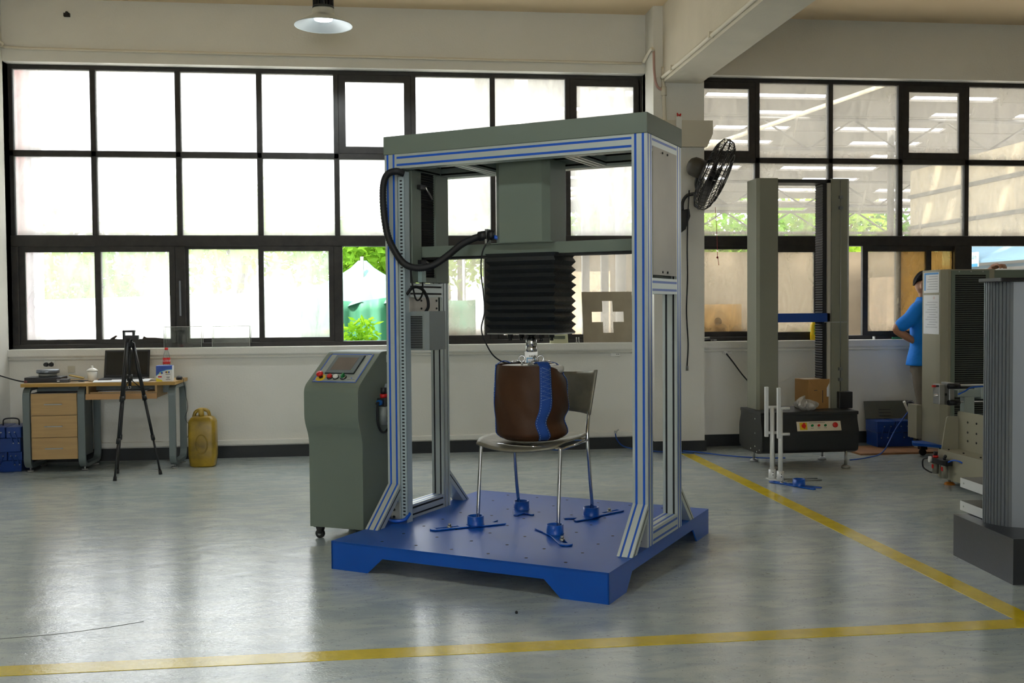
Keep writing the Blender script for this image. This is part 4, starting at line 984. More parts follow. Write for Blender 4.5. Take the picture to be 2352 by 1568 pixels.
# switch panel on the sloping front
pa = math.atan2(.41 - .30, .035); PM = Matrix.Translation((0, -.270, .30)) @ Matrix.Rotation(pa, 4, 'X')
pp = MB().box(-.115, .265, .018, .098, .001, .003, PM).build('switch_panel', mat('cream_panel', (226, 216, 192), .4), U)
sq = MB().box(-.090, -.028, .028, .088, .003, .006, PM).build('main_switch', YELLOW, U)
MB().cyl(PM @ Vector((-.058, .060, .006)), PM @ Vector((-.058, .060, .014)), .018, n=18).box(-.064, -.052, .036, .084, .014, .024, PM).build('rotary_knob', RED, sq)
for x, m_ in ((.015, GREEN), (.072, RED), (.128, GREEN)):
    MB().cyl(PM @ Vector((x, .062, .003)), PM @ Vector((x, .062, .016)), .010, n=14).build('pilot_button', m_, U)
    MB().box(x - .012, x + .012, .040, .043, .003, .0036, PM).build('print_line', mat('print_grey', (84, 90, 92), .6), pp)
MB().box(-.01, .13, .084, .088, .003, .0036, PM).build('print_line', mat('print_grey', (84, 90, 92), .6), pp)
e = MB().cyl(PM @ Vector((.205, .060, .003)), PM @ Vector((.205, .060, .022)), .012, n=14).build('emergency_stop', BLACKP, U)
MB().lathe([(0, .04), (.017, .04), (.022, .034), (.022, .024), (.012, .02), (0, .02)], (.205, .060, 0), 20, PM).build('mushroom_head', RED, e)
# columns, screw covers, top plate and crosshead
MB().prism([(-.368, .0), (-.345, -.02), (-.187, -.02), (-.187, .22), (-.368, .22)], 'xy', .475, 2.42).build('column', LGREY, U)
MB().prism([(.285, -.02), (.425, -.02), (.448, .0), (.448, .22), (.285, .22)], 'xy', .475, 2.42).build('column', LGREY, U)
Bx(-.187, -.165, .03, .18, .475, 2.40).build('screw_cover', BLACK, U)
sc = MB()
for k in range(90): 
    z = .48 + k * .0213; sc.prism([(.22, z), (.226, z + .0106), (.22, z + .0213), (.26, z + .0213), (.26, z)], 'xz', .02, .17)
sc.build('screw_cover', BLACK, U)
Bx(.258, .285, .0, .2, .475, 2.41).build('column_lip', mat('pale_lip', (190, 184, 168), .5), U)
Bx(-.19, .29, .0, .2, 2.385, 2.415).build('top_plate', BLKP, U)
Bx(-.187, .285, .0, .17, 1.21, 1.285).build('crosshead', mat('crosshead_blue', (16, 62, 140), .4), U, bevel=.002)
Bx(.22, .42, -.03, -.022, 1.205, 1.212).build('stroke_pointer', ZINC, U)
rl = MB().tube([(.36, -.032, .62), (.36, -.032, 2.40)], .003, 6).build('limit_rod', ZINC, U)
for z in (2.25, 2.16, .80, .71): Bx(.345, .375, -.045, -.02, z, z + .025).build('rod_stop', mat('stop_grey', (120, 122, 124), .4, .5), rl)
Bx(.335, .455, -.07, .03, .478, .62).build('pendant_holder', BLACKP, U, bevel=.006)
# on its base: carton and a crumpled plastic bag
cb = thing('cardboard_carton', 'brown cardboard carton with taped flaps on the tester base', 'carton', (3.60, 8.42, .475), .25)
CARD = mat('cardboard', (172, 128, 76), .75, var=.08, vscale=5)
Bx(-.115, .115, -.095, .095, 0, .25).build('box_body', CARD, cb, bevel=.002)
MB().prism([(-.115, .25), (.115, .25), (.06, .16), (-.01, .15), (-.07, .2)], 'xz', -.0975, -.0952).build('open_flap', CARD, cb)
Bx(.07, .10, -.0965, -.0955, .10, .21).build('paper_label', PAPER, cb); MB().box(-.06, -.03, -.0985, -.0955, .155, .16).build('print_mark', mat('print_dark', (70, 60, 60), .6), cb)
Bx(.025, .032, -.0965, -.0955, .05, .16).build('print_mark', mat('print_dark', (70, 60, 60), .6), cb)
Bx(-.115, .10, -.03, .03, .2502, .251).build('packing_tape', mat('tape_pale', (214, 206, 190), .3), cb)
pbg = thing('plastic_bag', 'crumpled clear plastic bag lying in front of the cardboard carton', 'bag', (3.44, 8.20, .475), .1)
def pbf(u, v):
    a = 2 * PI * u; t = PI * v
    r = 1 + .18 * math.sin(5 * a + 3 * v) + .12 * math.sin(11 * a - 7 * v)
    return Vector((.095 * math.sin(t) * math.cos(a) * r + .02 * (1 - v), .05 * math.sin(t) * math.sin(a) * r, .045 - .045 * math.cos(t) * (1 + .15 * math.sin(7 * a)) + .03 * max(0, -math.cos(a)) * v))
MB().grid(pbf, 30, 14, 0, False, True).build('film', mat('bag_film', (172, 168, 160), .3, var=.35, vscale=14), pbg)

# ================================================================ white upright fixture on the floor, spare leg stop
WA = mat('white_aluminium', (222, 224, 222), .35, .2)
G = thing('tube_fixture', 'white upright tube fixture with parallel bars standing on the floor', 'fixture', (2.97, 7.64, 0), 0)
tubes = [(-.012, .05), (.018, -.045)]
for x, y in tubes:
    MB().cyl((x, y, .005), (x, y, .56), .017, n=14).build('upright_tube', WA, G)
    c = MB().cyl((x, y, .005), (x, y, .075), .028, n=18).build('tube_socket', WA, G)
    for z in (.035, .055): MB().cyl((x - .004, y - .028, z), (x - .004, y - .030, z), .004, n=8).build('set_screw', BLACK, c)
for x, y in ((-.055, .06), (.0, -.055)):
    MB().box(x - .013, x + .013, y - .013, y + .013, .33, .72).build('square_bar', WA, G, bevel=.002)
for z in (.35, .55):
    for (x, y), (tx, ty) in zip(((-.055, .06), (.0, -.055)), ((.02, .04), (.06, -.06))):
        MB().tube([(x, y - .0, z + .012), (tx + .025, ty, z + .012)], .011, 8).build('clamp_arm', WA, G)
Bx(-.05, .06, -.08, .085, 0, .005).build('base_foot', WA, G)
for y in (-.065, .02): MB().tube([(.04, y, .006), (.33, y - .03, .006)], .005, 6).build('floor_rod', ZINC, G)
sp = thing('leg_stop', 'spare blue leg stop lying on the floor by the white tube fixture', 'clamp', (3.027, 7.33, 0), math.radians(121), 'blue leg stops')
leg_stop_parts(sp, 0, 1)

# ================================================================ grey column machine with the notices (the man stands behind it)
MC = mat('machine_cream_grey', (150, 146, 126), .5)
A = thing('column_machine', 'tall grey column machine with paper notices and a black pleated front', 'machine', (4.78, 8.40, 0), 0)
MB().prism([(-.005, .06), (.035, 0), (.46, 0), (.46, .36), (-.005, .36)], 'xy', .10, 1.655).build('column_body', MC, A)
MB().prism([(.06, -.006), (.41, -.006), (.41, .0), (.06, .0)], 'xy', .12, 1.645).build('front_frame', GREYGREEN, A)
pv = MB()
for k in range(70):
    z = .30 + k * .0187; pv.prism([(-.004, z), (-.012, z + .0093), (-.004, z + .0187), (.004, z + .0187), (.004, z)], 'yz', .095, .375)
pv.build('pleated_cover', BLACK, A)
for x in (.13, .24, .35): MB().cyl((x, -.007, 1.635), (x, -.010, 1.635), .006, n=8).build('frame_screw', ZINC, A)
Bx(.46, .95, .02, .30, 1.555, 1.65).build('top_arm', GREYGREEN, A, bevel=.004)
MB().prism([(.62, 1.65), (1.2, 1.65), (1.2, 1.50), (.66, 1.50)], 'xz', .03, .28).build('arm_cover', BLACKP, A)
n1 = Bx(-.0075, -.006, .075, .335, 1.455, 1.635).build('notice', PAPER, A)
for q in ((.085, .325, 1.615, 1.632), (.30, .325, 1.475, 1.615)): Bx(-.0082, -.0074, q[0], q[1], q[2], q[3]).build('blue_border', mat('notice_blue', (80, 150, 215), .6), n1)
for k in range(6): Bx(-.0082, -.0074, .10, .28 - .02 * (k % 3), 1.485 + k * .022, 1.489 + k * .022).build('print_line', mat('print_pale', (150, 152, 160), .7), n1)
n2 = Bx(-.0075, -.006, .075, .335, 1.09, 1.435).build('notice', PAPER, A)
for k in range(11): Bx(-.0082, -.0074, .10 + .03 * (k % 2), .30 - .03 * (k % 3), 1.15 + k * .022, 1.1535 + k * .022).build('print_line', mat('print_pale', (150, 152, 160), .7), n2)
MB().torus((-.0078, .16, 1.41), .010, .0012, (1, 0, 0), 14, 5).build('red_seal', mat('seal_red', (220, 120, 120), .6), n2)
MB().prism([(-.175, .20), (.02, -.01), (.60, -.01), (.60, .34), (-.11, .34)], 'xy', .10, .125).build('base_plate', BLUE, A)
MB().box(-.055, -.005, .36, .52, .14, .445).build('side_box', MC, A, bevel=.004)
for x, y in ((.05, .08), (.5, .08), (-.04, .28), (.5, .28)):
    c = Bx(x - .03, x + .03, y - .03, y + .03, .055, .10).build('caster', BLACKP, A)
    MB().cyl((x, y - .012, .03), (x, y + .012, .03), .03, n=16).build('wheel', BLACK, c)
for x in (.0, .12, .28): MB().cyl((.02 + x * .2, -.001 + .02, .16), (.02 + x * .2, -.004 + .02, .16), .006, n=8).build('base_screw', ZINC, A)

# ================================================================ cream bench machine with pneumatic arm
Bn = thing('bench_machine', 'cream bench machine with a pneumatic arm, drilled plate and air regulators', 'machine', (4.10, 6.0, 0), 0)
MB().prism([(0, .09), (0, .262), (1.28, .262), (1.28, .055), (.35, .055)], 'yz', 0, .75).build('bed', MC, Bn)
for x, y in ((.07, 1.24), (.07, .08), (.68, 1.24)):
    f = MB().cyl((x, y, .012), (x, y, .09), .009, n=8).build('foot', ZINC, Bn); MB().lathe([(0, .02), (.03, .016), (.042, 0), (0, 0)], (x, y, 0), 16).build('foot_pad', mat('orange_pad', (206, 126, 30), .5), f)
MB().prism(round_poly([(.02, .262), (.045, .43), (.06, .51), (.15, .51), (.15, .262)], [0, .01, .02, 0, 0]), 'xz', 1.262, 1.274).build('gusset_plate', MC, Bn)
MB().prism(round_poly([(.10, .262), (.10, .548), (1.275, .548), (1.275, .262)], [0, .02, .02, 0]), 'yz', .15, .162).build('drilled_plate', MC, Bn)
for y, z in ((1.135, .476), (1.02, .479), (1.134, .401), (1.02, .405), (1.133, .337), (1.02, .337)): MB().cyl((.15, y, z), (.147, y, z), .008, n=8).build('drilled_hole', BLACK, Bn)
for y in (1.22, 1.02, .8): MB().cyl((.05, y, .262), (.05, y, .270), .007, n=6).build('bed_bolt', BLACKP, Bn)
# pneumatic arm across the back of the bed
ar = MB().box(.16, 1.0, 1.29, 1.36, .650, .705).build('cylinder_arm', mat('arm_grey', (164, 176, 170), .4, .4), Bn, bevel=.004)
Bx(.22, .30, 1.30, 1.36, .262, .65).build('arm_pedestal', mat('arm_grey', (164, 176, 170), .4, .4), ar)
for z in (.613, .738): MB().tube([(.10, 1.32, z), (1.0, 1.32, z)], .008, 8).build('guide_rod', STEEL, ar)
Bx(.075, .115, 1.26, 1.38, .592, .762).build('front_block', ZINC, ar, bevel=.003)
Bx(.0, .045, 1.27, 1.36, .60, .75).build('end_block', ZINC, ar, bevel=.003)
for z in (.613, .738): MB().cyl((.065, 1.255, z), (.15, 1.255, z), .021, n=16).build('rod_bush', BLACKP, ar)
MB().tube([(-.035, 1.28, .668), (.08, 1.30, .672)], .010, 8).build('piston_rod', CHROME, ar)
MB().cyl((-.05, 1.28, .738), (-.025, 1.28, .738), .008, .010, n=12).build('red_tip', RED, ar)
MB().cyl((-.025, 1.28, .738), (.01, 1.28, .738), .008, n=10).build('tip_holder', BLACKP, ar)
MB().tube(spline([(.14, 1.25, .675), (.19, 1.24, .70), (.25, 1.24, .728), (.45, 1.25, .733), (.9, 1.26, .733)], 6), .006, 8).build('air_hose', BLUE_STRIP, ar)
Bx(.34, .42, 1.27, 1.37, .635, .725).build('arm_clamp', mat('arm_grey', (164, 176, 170), .4, .4), ar, bevel=.003)
# regulators on the end of the bed
rg = Bx(-.065, -.005, 1.07, 1.28, .165, .205).build('air_regulator', BLACKP, Bn, bevel=.004)
for y, z in ((1.245, .085), (1.115, .07)): MB().cyl((-.04, y, .165), (-.04, y, z), .024, .022, n=16).build('filter_bowl', mat('bowl_grey2', (128, 126, 112), .4), rg)
for y in (1.245, 1.115): Bx(-.068, -.062, y - .012, y + .004, .125, .155).build('red_sticker', RED, rg)
MB().cyl((-.04, 1.245, .205), (-.04, 1.245, .222), .020, n=16).build('regulator_ring', RED, rg); MB().cyl((-.04, 1.245, .222), (-.04, 1.245, .250), .015, n=12).build('regulator_knob', BLACKP, rg)
MB().cyl((-.06, 1.27, .188), (-.078, 1.275, .188), .023, n=18).build('pressure_gauge', WHITEP, rg)
MB().cyl((-.04, 1.12, .205), (-.04, 1.12, .225), .012, n=10).sphere((-.04, 1.11, .232), .013).build('relief_valve', BLACKP, rg)
MB().tube(spline([(-.04, 1.07, .195), (-.03, 1.02, .215), (-.015, .97, .215), (0, .95, .205)], 5), .006, 8).build('air_hose', BLUE_STRIP, rg)
MB().tube(spline([(-.06, 1.28, .20), (-.09, 1.33, .18), (-.09, 1.33, .12), (-.06, 1.29, .09), (-.05, 1.265, .088)], 5), .006, 8).build('air_hose', BLACK, rg)

# ================================================================ near column machine: ribbed aluminium column on a black base
RB = mat('ribbed_aluminium', (112, 117, 121), .42, .35)
Nn = thing('ribbed_column_machine', 'ribbed aluminium column on a black granite-like base at the edge of the floor line', 'machine', (2.965, 4.58, 0), math.radians(-4))
Bx(0, .72, 0, .60, 0, .222).build('base_block', mat('dark_base', (40, 42, 46), .35, bump=.1, bscale=120), Nn)
col = MB()
poly = []
nrib = 9
for k in range(nrib):
    a = PI * 1.02 - (PI * .50) * 0
    t = k / nrib
    x0 = .055 + .075 * (1 - math.cos(t * PI / 2)) * .9; y0 = .40 - .135 * t
    t2 = (k + .62) / nrib
    x1 = .055 + .075 * (1 - math.cos(t2 * PI / 2)) * .9; y1 = .40 - .135 * t2
    poly += [(x0, y0), (x1, y1), (x1 + .006, y1 + .001)]
poly += [(.135, .262), (.195, .235), (.196, .242), (.199, .242), (.20, .234), (.245, .226), (.246, .233), (.249, .233), (.25, .225), (.34, .225), (.34, .42), (.10, .43)]
col.prism(poly, 'xy', .222, 1.462).build('column', RB, Nn)
Bx(.1950, .2000, .2318, .240, .222, 1.462).build('panel_joint', BLACK, Nn); Bx(.2450, .2500, .2228, .231, .222, 1.462).build('panel_joint', BLACK, Nn)
Bx(.045, .50, .215, .44, 1.462, 1.482).build('column_cap', BLACKP, Nn, bevel=.004)
for z in (.226, .352):
    s_ = MB().box(.085, .40, .43, .70, z, z + .050).build('tray', mat('tray_white', (214, 216, 216), .35, .3), Nn)
    Bx(.09, .395, .435, .695, z + .050, z + .052).build('tray_top', mat('tray_dark', (74, 74, 68), .5), s_)
    MB().cyl((.085, .66, z + .025), (.083, .66, z + .025), .005, n=8).build('rivet', ZINC, s_)

# ================================================================ blue tool box, lid plate and board on the floor by the wall
toolbox((4.72, 9.25, .018), .0, .36, .22, .24, 'blue metal tool box beside the column machine under the right window', False)
lp = thing('vent_panel', 'grey metal panel with louvre slots leaning on the wall behind the blue tool box', 'panel', (4.90, 9.46, .0), 0)
Bx(-.30, .20, -.005, .005, 0, .40).build('sheet', mat('dark_grey_sheet', (98, 98, 88), .5), lp, loc=(0, 0, .02), rot=(-.2, 0, 0))
for k in range(4): Bx(-.16, -.04, -.012, -.006, .22 + k * .03, .228 + k * .03).build('louvre', mat('louvre_dark', (60, 60, 54), .5), lp, rot=(-.2, 0, 0), loc=(0, 0, .02))
tag(Bx(-.42, .42, -.25, .25, 0, .016).build('floor_board', mat('stained_board', (142, 100, 64), .7, var=.25, vscale=5), loc=(4.62, 9.02, 0)), 'brown board lying on the floor under the blue tool box', 'board')

# ================================================================ blue air hoses on the floor
HB = mat('air_hose_blue', (24, 74, 160), .4)
h1 = thing('air_hose', 'blue air hose with a metal tap coming out of the wall beside the aluminium posts', 'hose', (0, 0, 0))
MB().tube(spline([(2.13, 9.58, .15), (2.14, 9.54, .09), (2.20, 9.50, .03), (2.35, 9.35, .012), (2.55, 9.2, .01), (2.75, 9.08, .012)], 6), .006, 8).build('hose', HB, h1)
MB().cyl((2.13, 9.60, .16), (2.13, 9.55, .16), .012, n=10).cyl((2.13, 9.565, .16), (2.16, 9.565, .185), .006, n=8).build('tap', ZINC, h1)
tag(MB().tube(spline([(2.70, 9.26, .01), (2.80, 9.15, .012), (2.98, 8.9, .012), (3.15, 8.75, .012), (3.30, 8.68, .012), (3.45, 8.66, .012)], 6), .006, 8).build('air_hose', HB), 'blue air hose on the floor running from the pillar under the tester', 'hose')
tag(MB().tube(spline([(3.95, 8.45, .012), (4.15, 8.55, .012), (4.40, 8.75, .03), (4.62, 8.95, .20), (4.76, 8.98, .36), (4.82, 9.0, .40)], 6), .006, 8).build('air_hose', HB), 'blue air hose rising from the floor across the blue tool box', 'hose')

# ================================================================ sill things by the right window
oil = thing('oil_bottle', 'yellow oil bottle with a pale cap standing on the right sill', 'bottle', (4.135, 9.64, 1.012), 0)
MB().lathe([(0, 0), (.036, 0), (.040, .006), (.040, .06), (.035, .085), (.037, .11), (.038, .15), (.028, .175), (.016, .19), (.016, .205)], n=24).build('bottle', mat('yellow_oil', (232, 196, 20), .25, emit=0), oil)
MB().cyl((0, 0, .203), (0, 0, .226), .019, n=16).build('cap', mat('cap_pale', (206, 206, 180), .4), oil)
for k in range(3): Bx(-.016, .016, -.0415, -.036, .055 + k * .035, .08 + k * .035).build('label_square', mat('label_green', (150, 190, 40), .5), oil)
pw = thing('plywood_board', 'pale plywood board with a burnt hole standing outside the right window', 'board', (3.22, 9.815, 1.0), 0)
def thin_board():
    m = bpy.data.materials.new('thin_plywood'); m.use_nodes = True; N = m.node_tree.nodes; L = m.node_tree.links; N.remove(N['Principled BSDF'])
    d = N.new('ShaderNodeBsdfDiffuse'); t = N.new('ShaderNodeBsdfTranslucent'); d.inputs[0].default_value = lin((238, 216, 176)); t.inputs[0].default_value = lin((240, 218, 176))
    mx = N.new('ShaderNodeMixShader'); mx.inputs[0].default_value = .45; L.new(d.outputs[0], mx.inputs[1]); L.new(t.outputs[0], mx.inputs[2]); L.new(mx.outputs[0], N['Material Output'].inputs[0]); return m
Bx(-.29, .24, 0, .004, 0, .37).build('sheet', thin_board(), pw)
MB().lathe([(0, -.001), (.03, -.001), (.038, .0)], n=18, M=Matrix.Translation((.0, -.0005, .20)) @ Matrix.Rotation(PI / 2, 4, 'X')).build('burnt_hole', BLACK, pw)
tag(Bx(-.05, .05, -.012, .012, 0, .022).build('eraser', mat('green_pad', (30, 110, 80), .6), loc=(4.98, 9.62, 1.012)), 'green pad lying on the sill beside the standing man', 'pad')
tag(MB().cyl((0, 0, 0), (0, 0, .03), .012, n=12).build('small_jar', WHITEP, loc=(4.74, 9.62, 1.012)), 'tiny white cap on the sill left of the green pad', 'cap')
tl = thing('hand_tool', 'grey hand tools heaped on the sill beside the pillar', 'tool', (3.02, 9.63, 1.012), 0)
MB().tube([(-.06, 0, .012), (.09, -.01, .012)], .012, 8).build('tool_handle', BLACKP, tl); MB().tube([(-.05, .02, .03), (.06, .01, .035)], .010, 8).build('tool_head', STEEL, tl); Bx(.06, .12, -.02, .005, .0, .02).build('tool_jaw', STEEL, tl)
tag(MB().cyl((0, 0, 0), (0, 0, .008), .006, n=8).sphere((0, 0, .006), .006).build('loose_bolt', BLACKP, loc=(.545, 4.47, 0)), 'single loose bolt lying on the floor in front of the platform', 'bolt')
rc = thing('pillar_clip', 'small white block with a red twist of wire on the pillar bracket', 'clip', (2.66, 9.235, 3.03), 0)
Bx(-.025, .025, -.012, 0, -.10, .06).build('block', WHITEP, rc)
MB().tube(spline([(-.012, -.006, .06), (-.016, -.01, .09), (.0, -.008, .07), (.016, -.008, .085), (.012, -.006, .06)], 4), .005, 6).build('red_wire', RED, rc)
tag(MB().tube([(-2.8, 9.575, 3.99), (-2.8, 9.60, 3.99)], .012, 6).box(-2.825, -2.775, 9.57, 9.6, 3.955, 3.985).build('ceiling_hook', BLACK), 'small black hook fixed high on the wall above the left window', 'hook')

# ================================================================ wall fan on the pillar
fd = (rt * .88 + up * -.42 + fw * -.22).normalized()            # axis the fan blows along
FC = Vector((2.925, 9.02, 2.535))
Fn = thing('wall_fan', 'black industrial wall fan with a wire cage mounted on the pillar', 'fan', (0, 0, 0))
fq = fd.to_track_quat('Z', 'Y').to_matrix(); FM = Matrix.Translation(FC) @ fq.to_4x4()
FB = mat('fan_black', (30, 29, 27), .5)
def F3(x, y, z): return FM @ Vector((x, y, z))
FR_ = .335
cg = MB()
for R, z in ((FR_, 0), (FR_ * .97, .045), (FR_ * .85, .075), (FR_ * .68, .095), (FR_ * .5, .105), (FR_ * .3, .11), (FR_ * .97, -.045), (FR_ * .8, -.075), (FR_ * .6, -.09), (FR_ * .42, -.095)):
    cg.tube([F3(R * math.cos(2 * PI * k / 40), R * math.sin(2 * PI * k / 40), z) for k in range(40)], .0036 if z else .007, 5, True)
cage_o = cg.build('cage_rings', FB, Fn)
for k in range(44):
    a = 2 * PI * k / 44; c, s_ = math.cos(a), math.sin(a)
    m_ = MB().tube([F3(r * c, r * s_, z) for r, z in ((FR_ * .12, .112), (FR_ * .5, .105), (FR_ * .85, .075), (FR_ * .97, .045), (FR_, 0), (FR_ * .97, -.045), (FR_ * .8, -.075), (FR_ * .42, -.095), (FR_ * .25, -.095))], .0028, 4)
    m_.build('cage_wire', FB, cage_o)
MB().lathe([(0, .118), (.04, .116), (.045, .108), (0, .106)], n=20, M=FM).build('cage_badge', FB, Fn)
for k in range(3):
    a0 = 2 * PI * k / 3 + .5
    def blade(u, v):
        r = .05 + u * .25; a = a0 + (v - .5) * (1.15 - .25 * u); return F3(r * math.cos(a), r * math.sin(a), (v - .5) * .075 * (1 - .3 * u))
    MB().grid(blade, 8, 8, .002).build('blade', FB, Fn)
MB().lathe([(0, .05), (.04, .045), (.05, .0), (.05, -.04), (0, -.04)], n=20, M=FM).build('hub', FB, Fn)
MB().lathe([(0, -.10), (.06, -.10), (.085, -.12), (.09, -.16), (.085, -.21), (.06, -.245), (.03, -.258), (0, -.26)], n=24, M=FM).build('motor_housing', mat('fan_motor', (66, 62, 52), .5), Fn)
mc = F3(0, .06, -.17)
MB().tube(spline([F3(0, 0, -.15), F3(0, 0, -.15) + Vector((-.02, .02, -.12)), Vector((2.80, 9.15, 2.39)), Vector((2.735, 9.22, 2.37)), Vector((2.70, 9.25, 2.31)), Vector((2.70, 9.26, 2.22))], 6), .016, 10).build('bracket_arm', FB, Fn)
MB().prism([(2.655, 2.23), (2.755, 2.25), (2.765, 2.18), (2.72, 2.06), (2.665, 2.02)], 'xz', 9.22, 9.295).build('wall_bracket', FB, Fn, bevel=.006)
cp0 = F3(.03, .09, -.20)
pc = [Vector((2.735, 9.16, 2.41)), Vector((2.735, 9.20, 2.2)), Vector((2.745, 9.26, 1.9)), Vector((2.75, 9.27, 1.6)), Vector((2.74, 9.27, 1.3)), Vector((2.755, 9.27, 1.0)), Vector((2.745, 9.27, .80))]
MB().tube(spline(pc, 6), .006, 6).build('power_cable', BLACK, Fn)
MB().cyl(pc[-1], pc[-1] - Vector((0, 0, .045)), .011, .013, n=10).build('plug', mat('plug_grey', (96, 98, 100), .4), Fn)
pc2 = [F3(-.05, -.20, -.05), F3(-.05, -.20, -.05) + Vector((.01, 0, -.25)), F3(-.05, -.20, -.05) + Vector((.03, 0, -.45))]
MB().tube(spline([Vector((2.925, 8.99, 2.24)), Vector((2.94, 8.99, 2.0)), Vector((2.945, 8.99, 1.80)), Vector((2.95, 8.99, 1.78)), Vector((2.955, 8.985, 1.72))], 5), .0025, 5).build('pull_cord', mat('red_cord', (140, 40, 34), .7), Fn)
MB().sphere((2.945, 8.99, 1.79), .010).build('cord_knot', mat('red_cord', (140, 40, 34), .7), Fn)
# ================================================================ the man behind the column machine
SKIN = mat('skin', (176, 126, 96), .5, var=.06, vscale=12)
man = thing('person', 'man in a bright blue polo shirt and grey trousers with one hand on his hip', 'person', (4.97, 9.10, .016), 0)
def PL(x, y, z): return Vector((x - 4.97, y - 9.10, z - .016))
def limb(mb, pts, radii, n=12, sub=5):
    P = spline([PL(*p) for p in pts], sub); R = []
    for i in range(len(radii) - 1):
        for k in range(sub): R.append(radii[i] + (radii[i + 1] - radii[i]) * k / sub)
    R.append(radii[-1]); mb.tube(P, .1, n, radii=R)
    mb.sphere(P[0], R[0], n=10, m=6); mb.sphere(P[-1], R[-1], n=10, m=6)
FWD = Vector((.72, -.69, 0)).normalized(); SIDE = Vector((-FWD.y, FWD.x, 0)) * -1     # SIDE: towards his right hand
def ring_loft(mb, rings, n=20):
    """rings: (centre, half width across, half depth)"""
    V = []
    for c, a, b in rings:
        for k in range(n):
            t = 2 * PI * k / n; V.append(PL(*c) + SIDE * a * math.cos(t) + FWD * b * math.sin(t))
    m = len(rings); F = [(i * n + k, i * n + (k + 1) % n, (i + 1) * n + (k + 1) % n, (i + 1) * n + k) for i in range(m - 1) for k in range(n)]
    F += [tuple(range(n - 1, -1, -1)), tuple((m - 1) * n + k for k in range(n))]
    mb.add(V, F, None, True)
def fused(mb, name, m, parent, vox):
    o = mb.build(name, m, parent)
    r = o.modifiers.new('fuse', 'REMESH'); r.mode = 'VOXEL'; r.voxel_size = vox; r.use_smooth_shade = True
    s = o.modifiers.new('smooth', 'SMOOTH'); s.factor = .5; s.iterations = 3
    return o
sR = (4.865, 9.00, 1.305); sL = (5.09, 9.22, 1.315)
elR = (4.69, 9.07, 1.125); wrR = (4.862, 9.055, 1.005)
elL = (5.36, 9.02, 1.46); wrL = (5.43, 8.76, 1.665)
body = MB()
ring_loft(body, [((4.96, 9.10, .80), .15, .10), ((4.965, 9.10, .95), .135, .095), ((4.97, 9.10, 1.10), .15, .10), ((4.975, 9.105, 1.25), .165, .105), ((4.98, 9.11, 1.33), .13, .08), ((4.985, 9.11, 1.37), .07, .06)])
limb(body, [(4.985, 9.11, 1.33), (4.984, 9.105, 1.40), (4.982, 9.10, 1.45)], [.056, .052, .055])
# head: skull, face, jaw, nose and ears
hc = PL(4.982, 9.095, 1.545)
body.sphere(hc, .1, (.80, .92, 1.12), 20, 14, Matrix.Translation(hc) @ Matrix.Rotation(math.atan2(FWD.y, FWD.x) - PI / 2, 4, 'Z') @ Matrix.Translation(-hc))
jw = hc + FWD * .035 + Vector((0, 0, -.07)); body.sphere(jw, .055, (1, 1, 1.05), 14, 8)
body.sphere(hc + FWD * .098 + Vector((0, 0, -.02)), .016, (1, 1, 1.5), 10, 6); body.sphere(hc + FWD * .086 + Vector((0, 0, -.068)), .018, (1.0, 1.0, .55), 10, 6)
for sg in (-1, 1):
    body.sphere(hc + SIDE * .080 * sg - FWD * .005 + Vector((0, 0, -.02)), .026, (.55, .75, 1.25), 10, 8)
limb(body, [sR, (4.775, 9.03, 1.21), elR, (4.78, 9.05, 1.055), wrR], [.052, .046, .039, .036, .027])
limb(body, [sL, (5.24, 9.13, 1.38), elL, (5.41, 8.89, 1.57), wrL], [.052, .046, .039, .036, .026])
# right hand closed on the hip, left hand draped over the machine top
limb(body, [wrR, (4.885, 9.05, .985), (4.905, 9.06, .965)], [.026, .03, .026])
for k in range(4):
    b0 = Vector((4.895 + .006 * k, 9.045 + .012 * k, .982 - .014 * k)); limb(body, [tuple(b0), tuple(b0 + Vector((.018, -.026, -.012))), tuple(b0 + Vector((-.004, -.040, -.022)))], [.010, .009, .008], 8, 3)
limb(body, [(4.88, 9.035, .99), (4.895, 9.01, 1.0), (4.915, 9.0, .995)], [.011, .010, .008], 8, 3)
limb(body, [wrL, (5.435, 8.72, 1.688), (5.44, 8.685, 1.694)], [.025, .029, .027])
for k in range(4):
    b0 = Vector((5.412 + .021 * k, 8.665 - .006 * (k == 1) - .004 * (k == 2), 1.695)); L = (.9, 1.05, 1.0, .8)[k]
    limb(body, [tuple(b0), tuple(b0 + Vector((.004, -.034 * L, .008))), tuple(b0 + Vector((.007, -.060 * L, -.006))), tuple(b0 + Vector((.009, -.070 * L, -.026)))], [.011, .010, .009, .008], 8, 3)
limb(body, [(5.41, 8.72, 1.685), (5.388, 8.695, 1.678), (5.382, 8.665, 1.668)], [.012, .010, .009], 8, 3)
# legs
hR = (4.91, 9.04, .82); hL = (5.03, 9.16, .82)
limb(body, [hR, (4.925, 9.03, .62), (4.94, 9.02, .46), (4.955, 9.05, .26), (4.965, 9.07, .09)], [.082, .070, .054, .048, .036])
limb(body, [hL, (5.06, 9.08, .62), (5.09, 9.0, .44), (5.0, 9.10, .385), (4.905, 9.17, .345)], [.082, .070, .054, .046, .036])
fused(body, 'body', SKIN, man, .007)
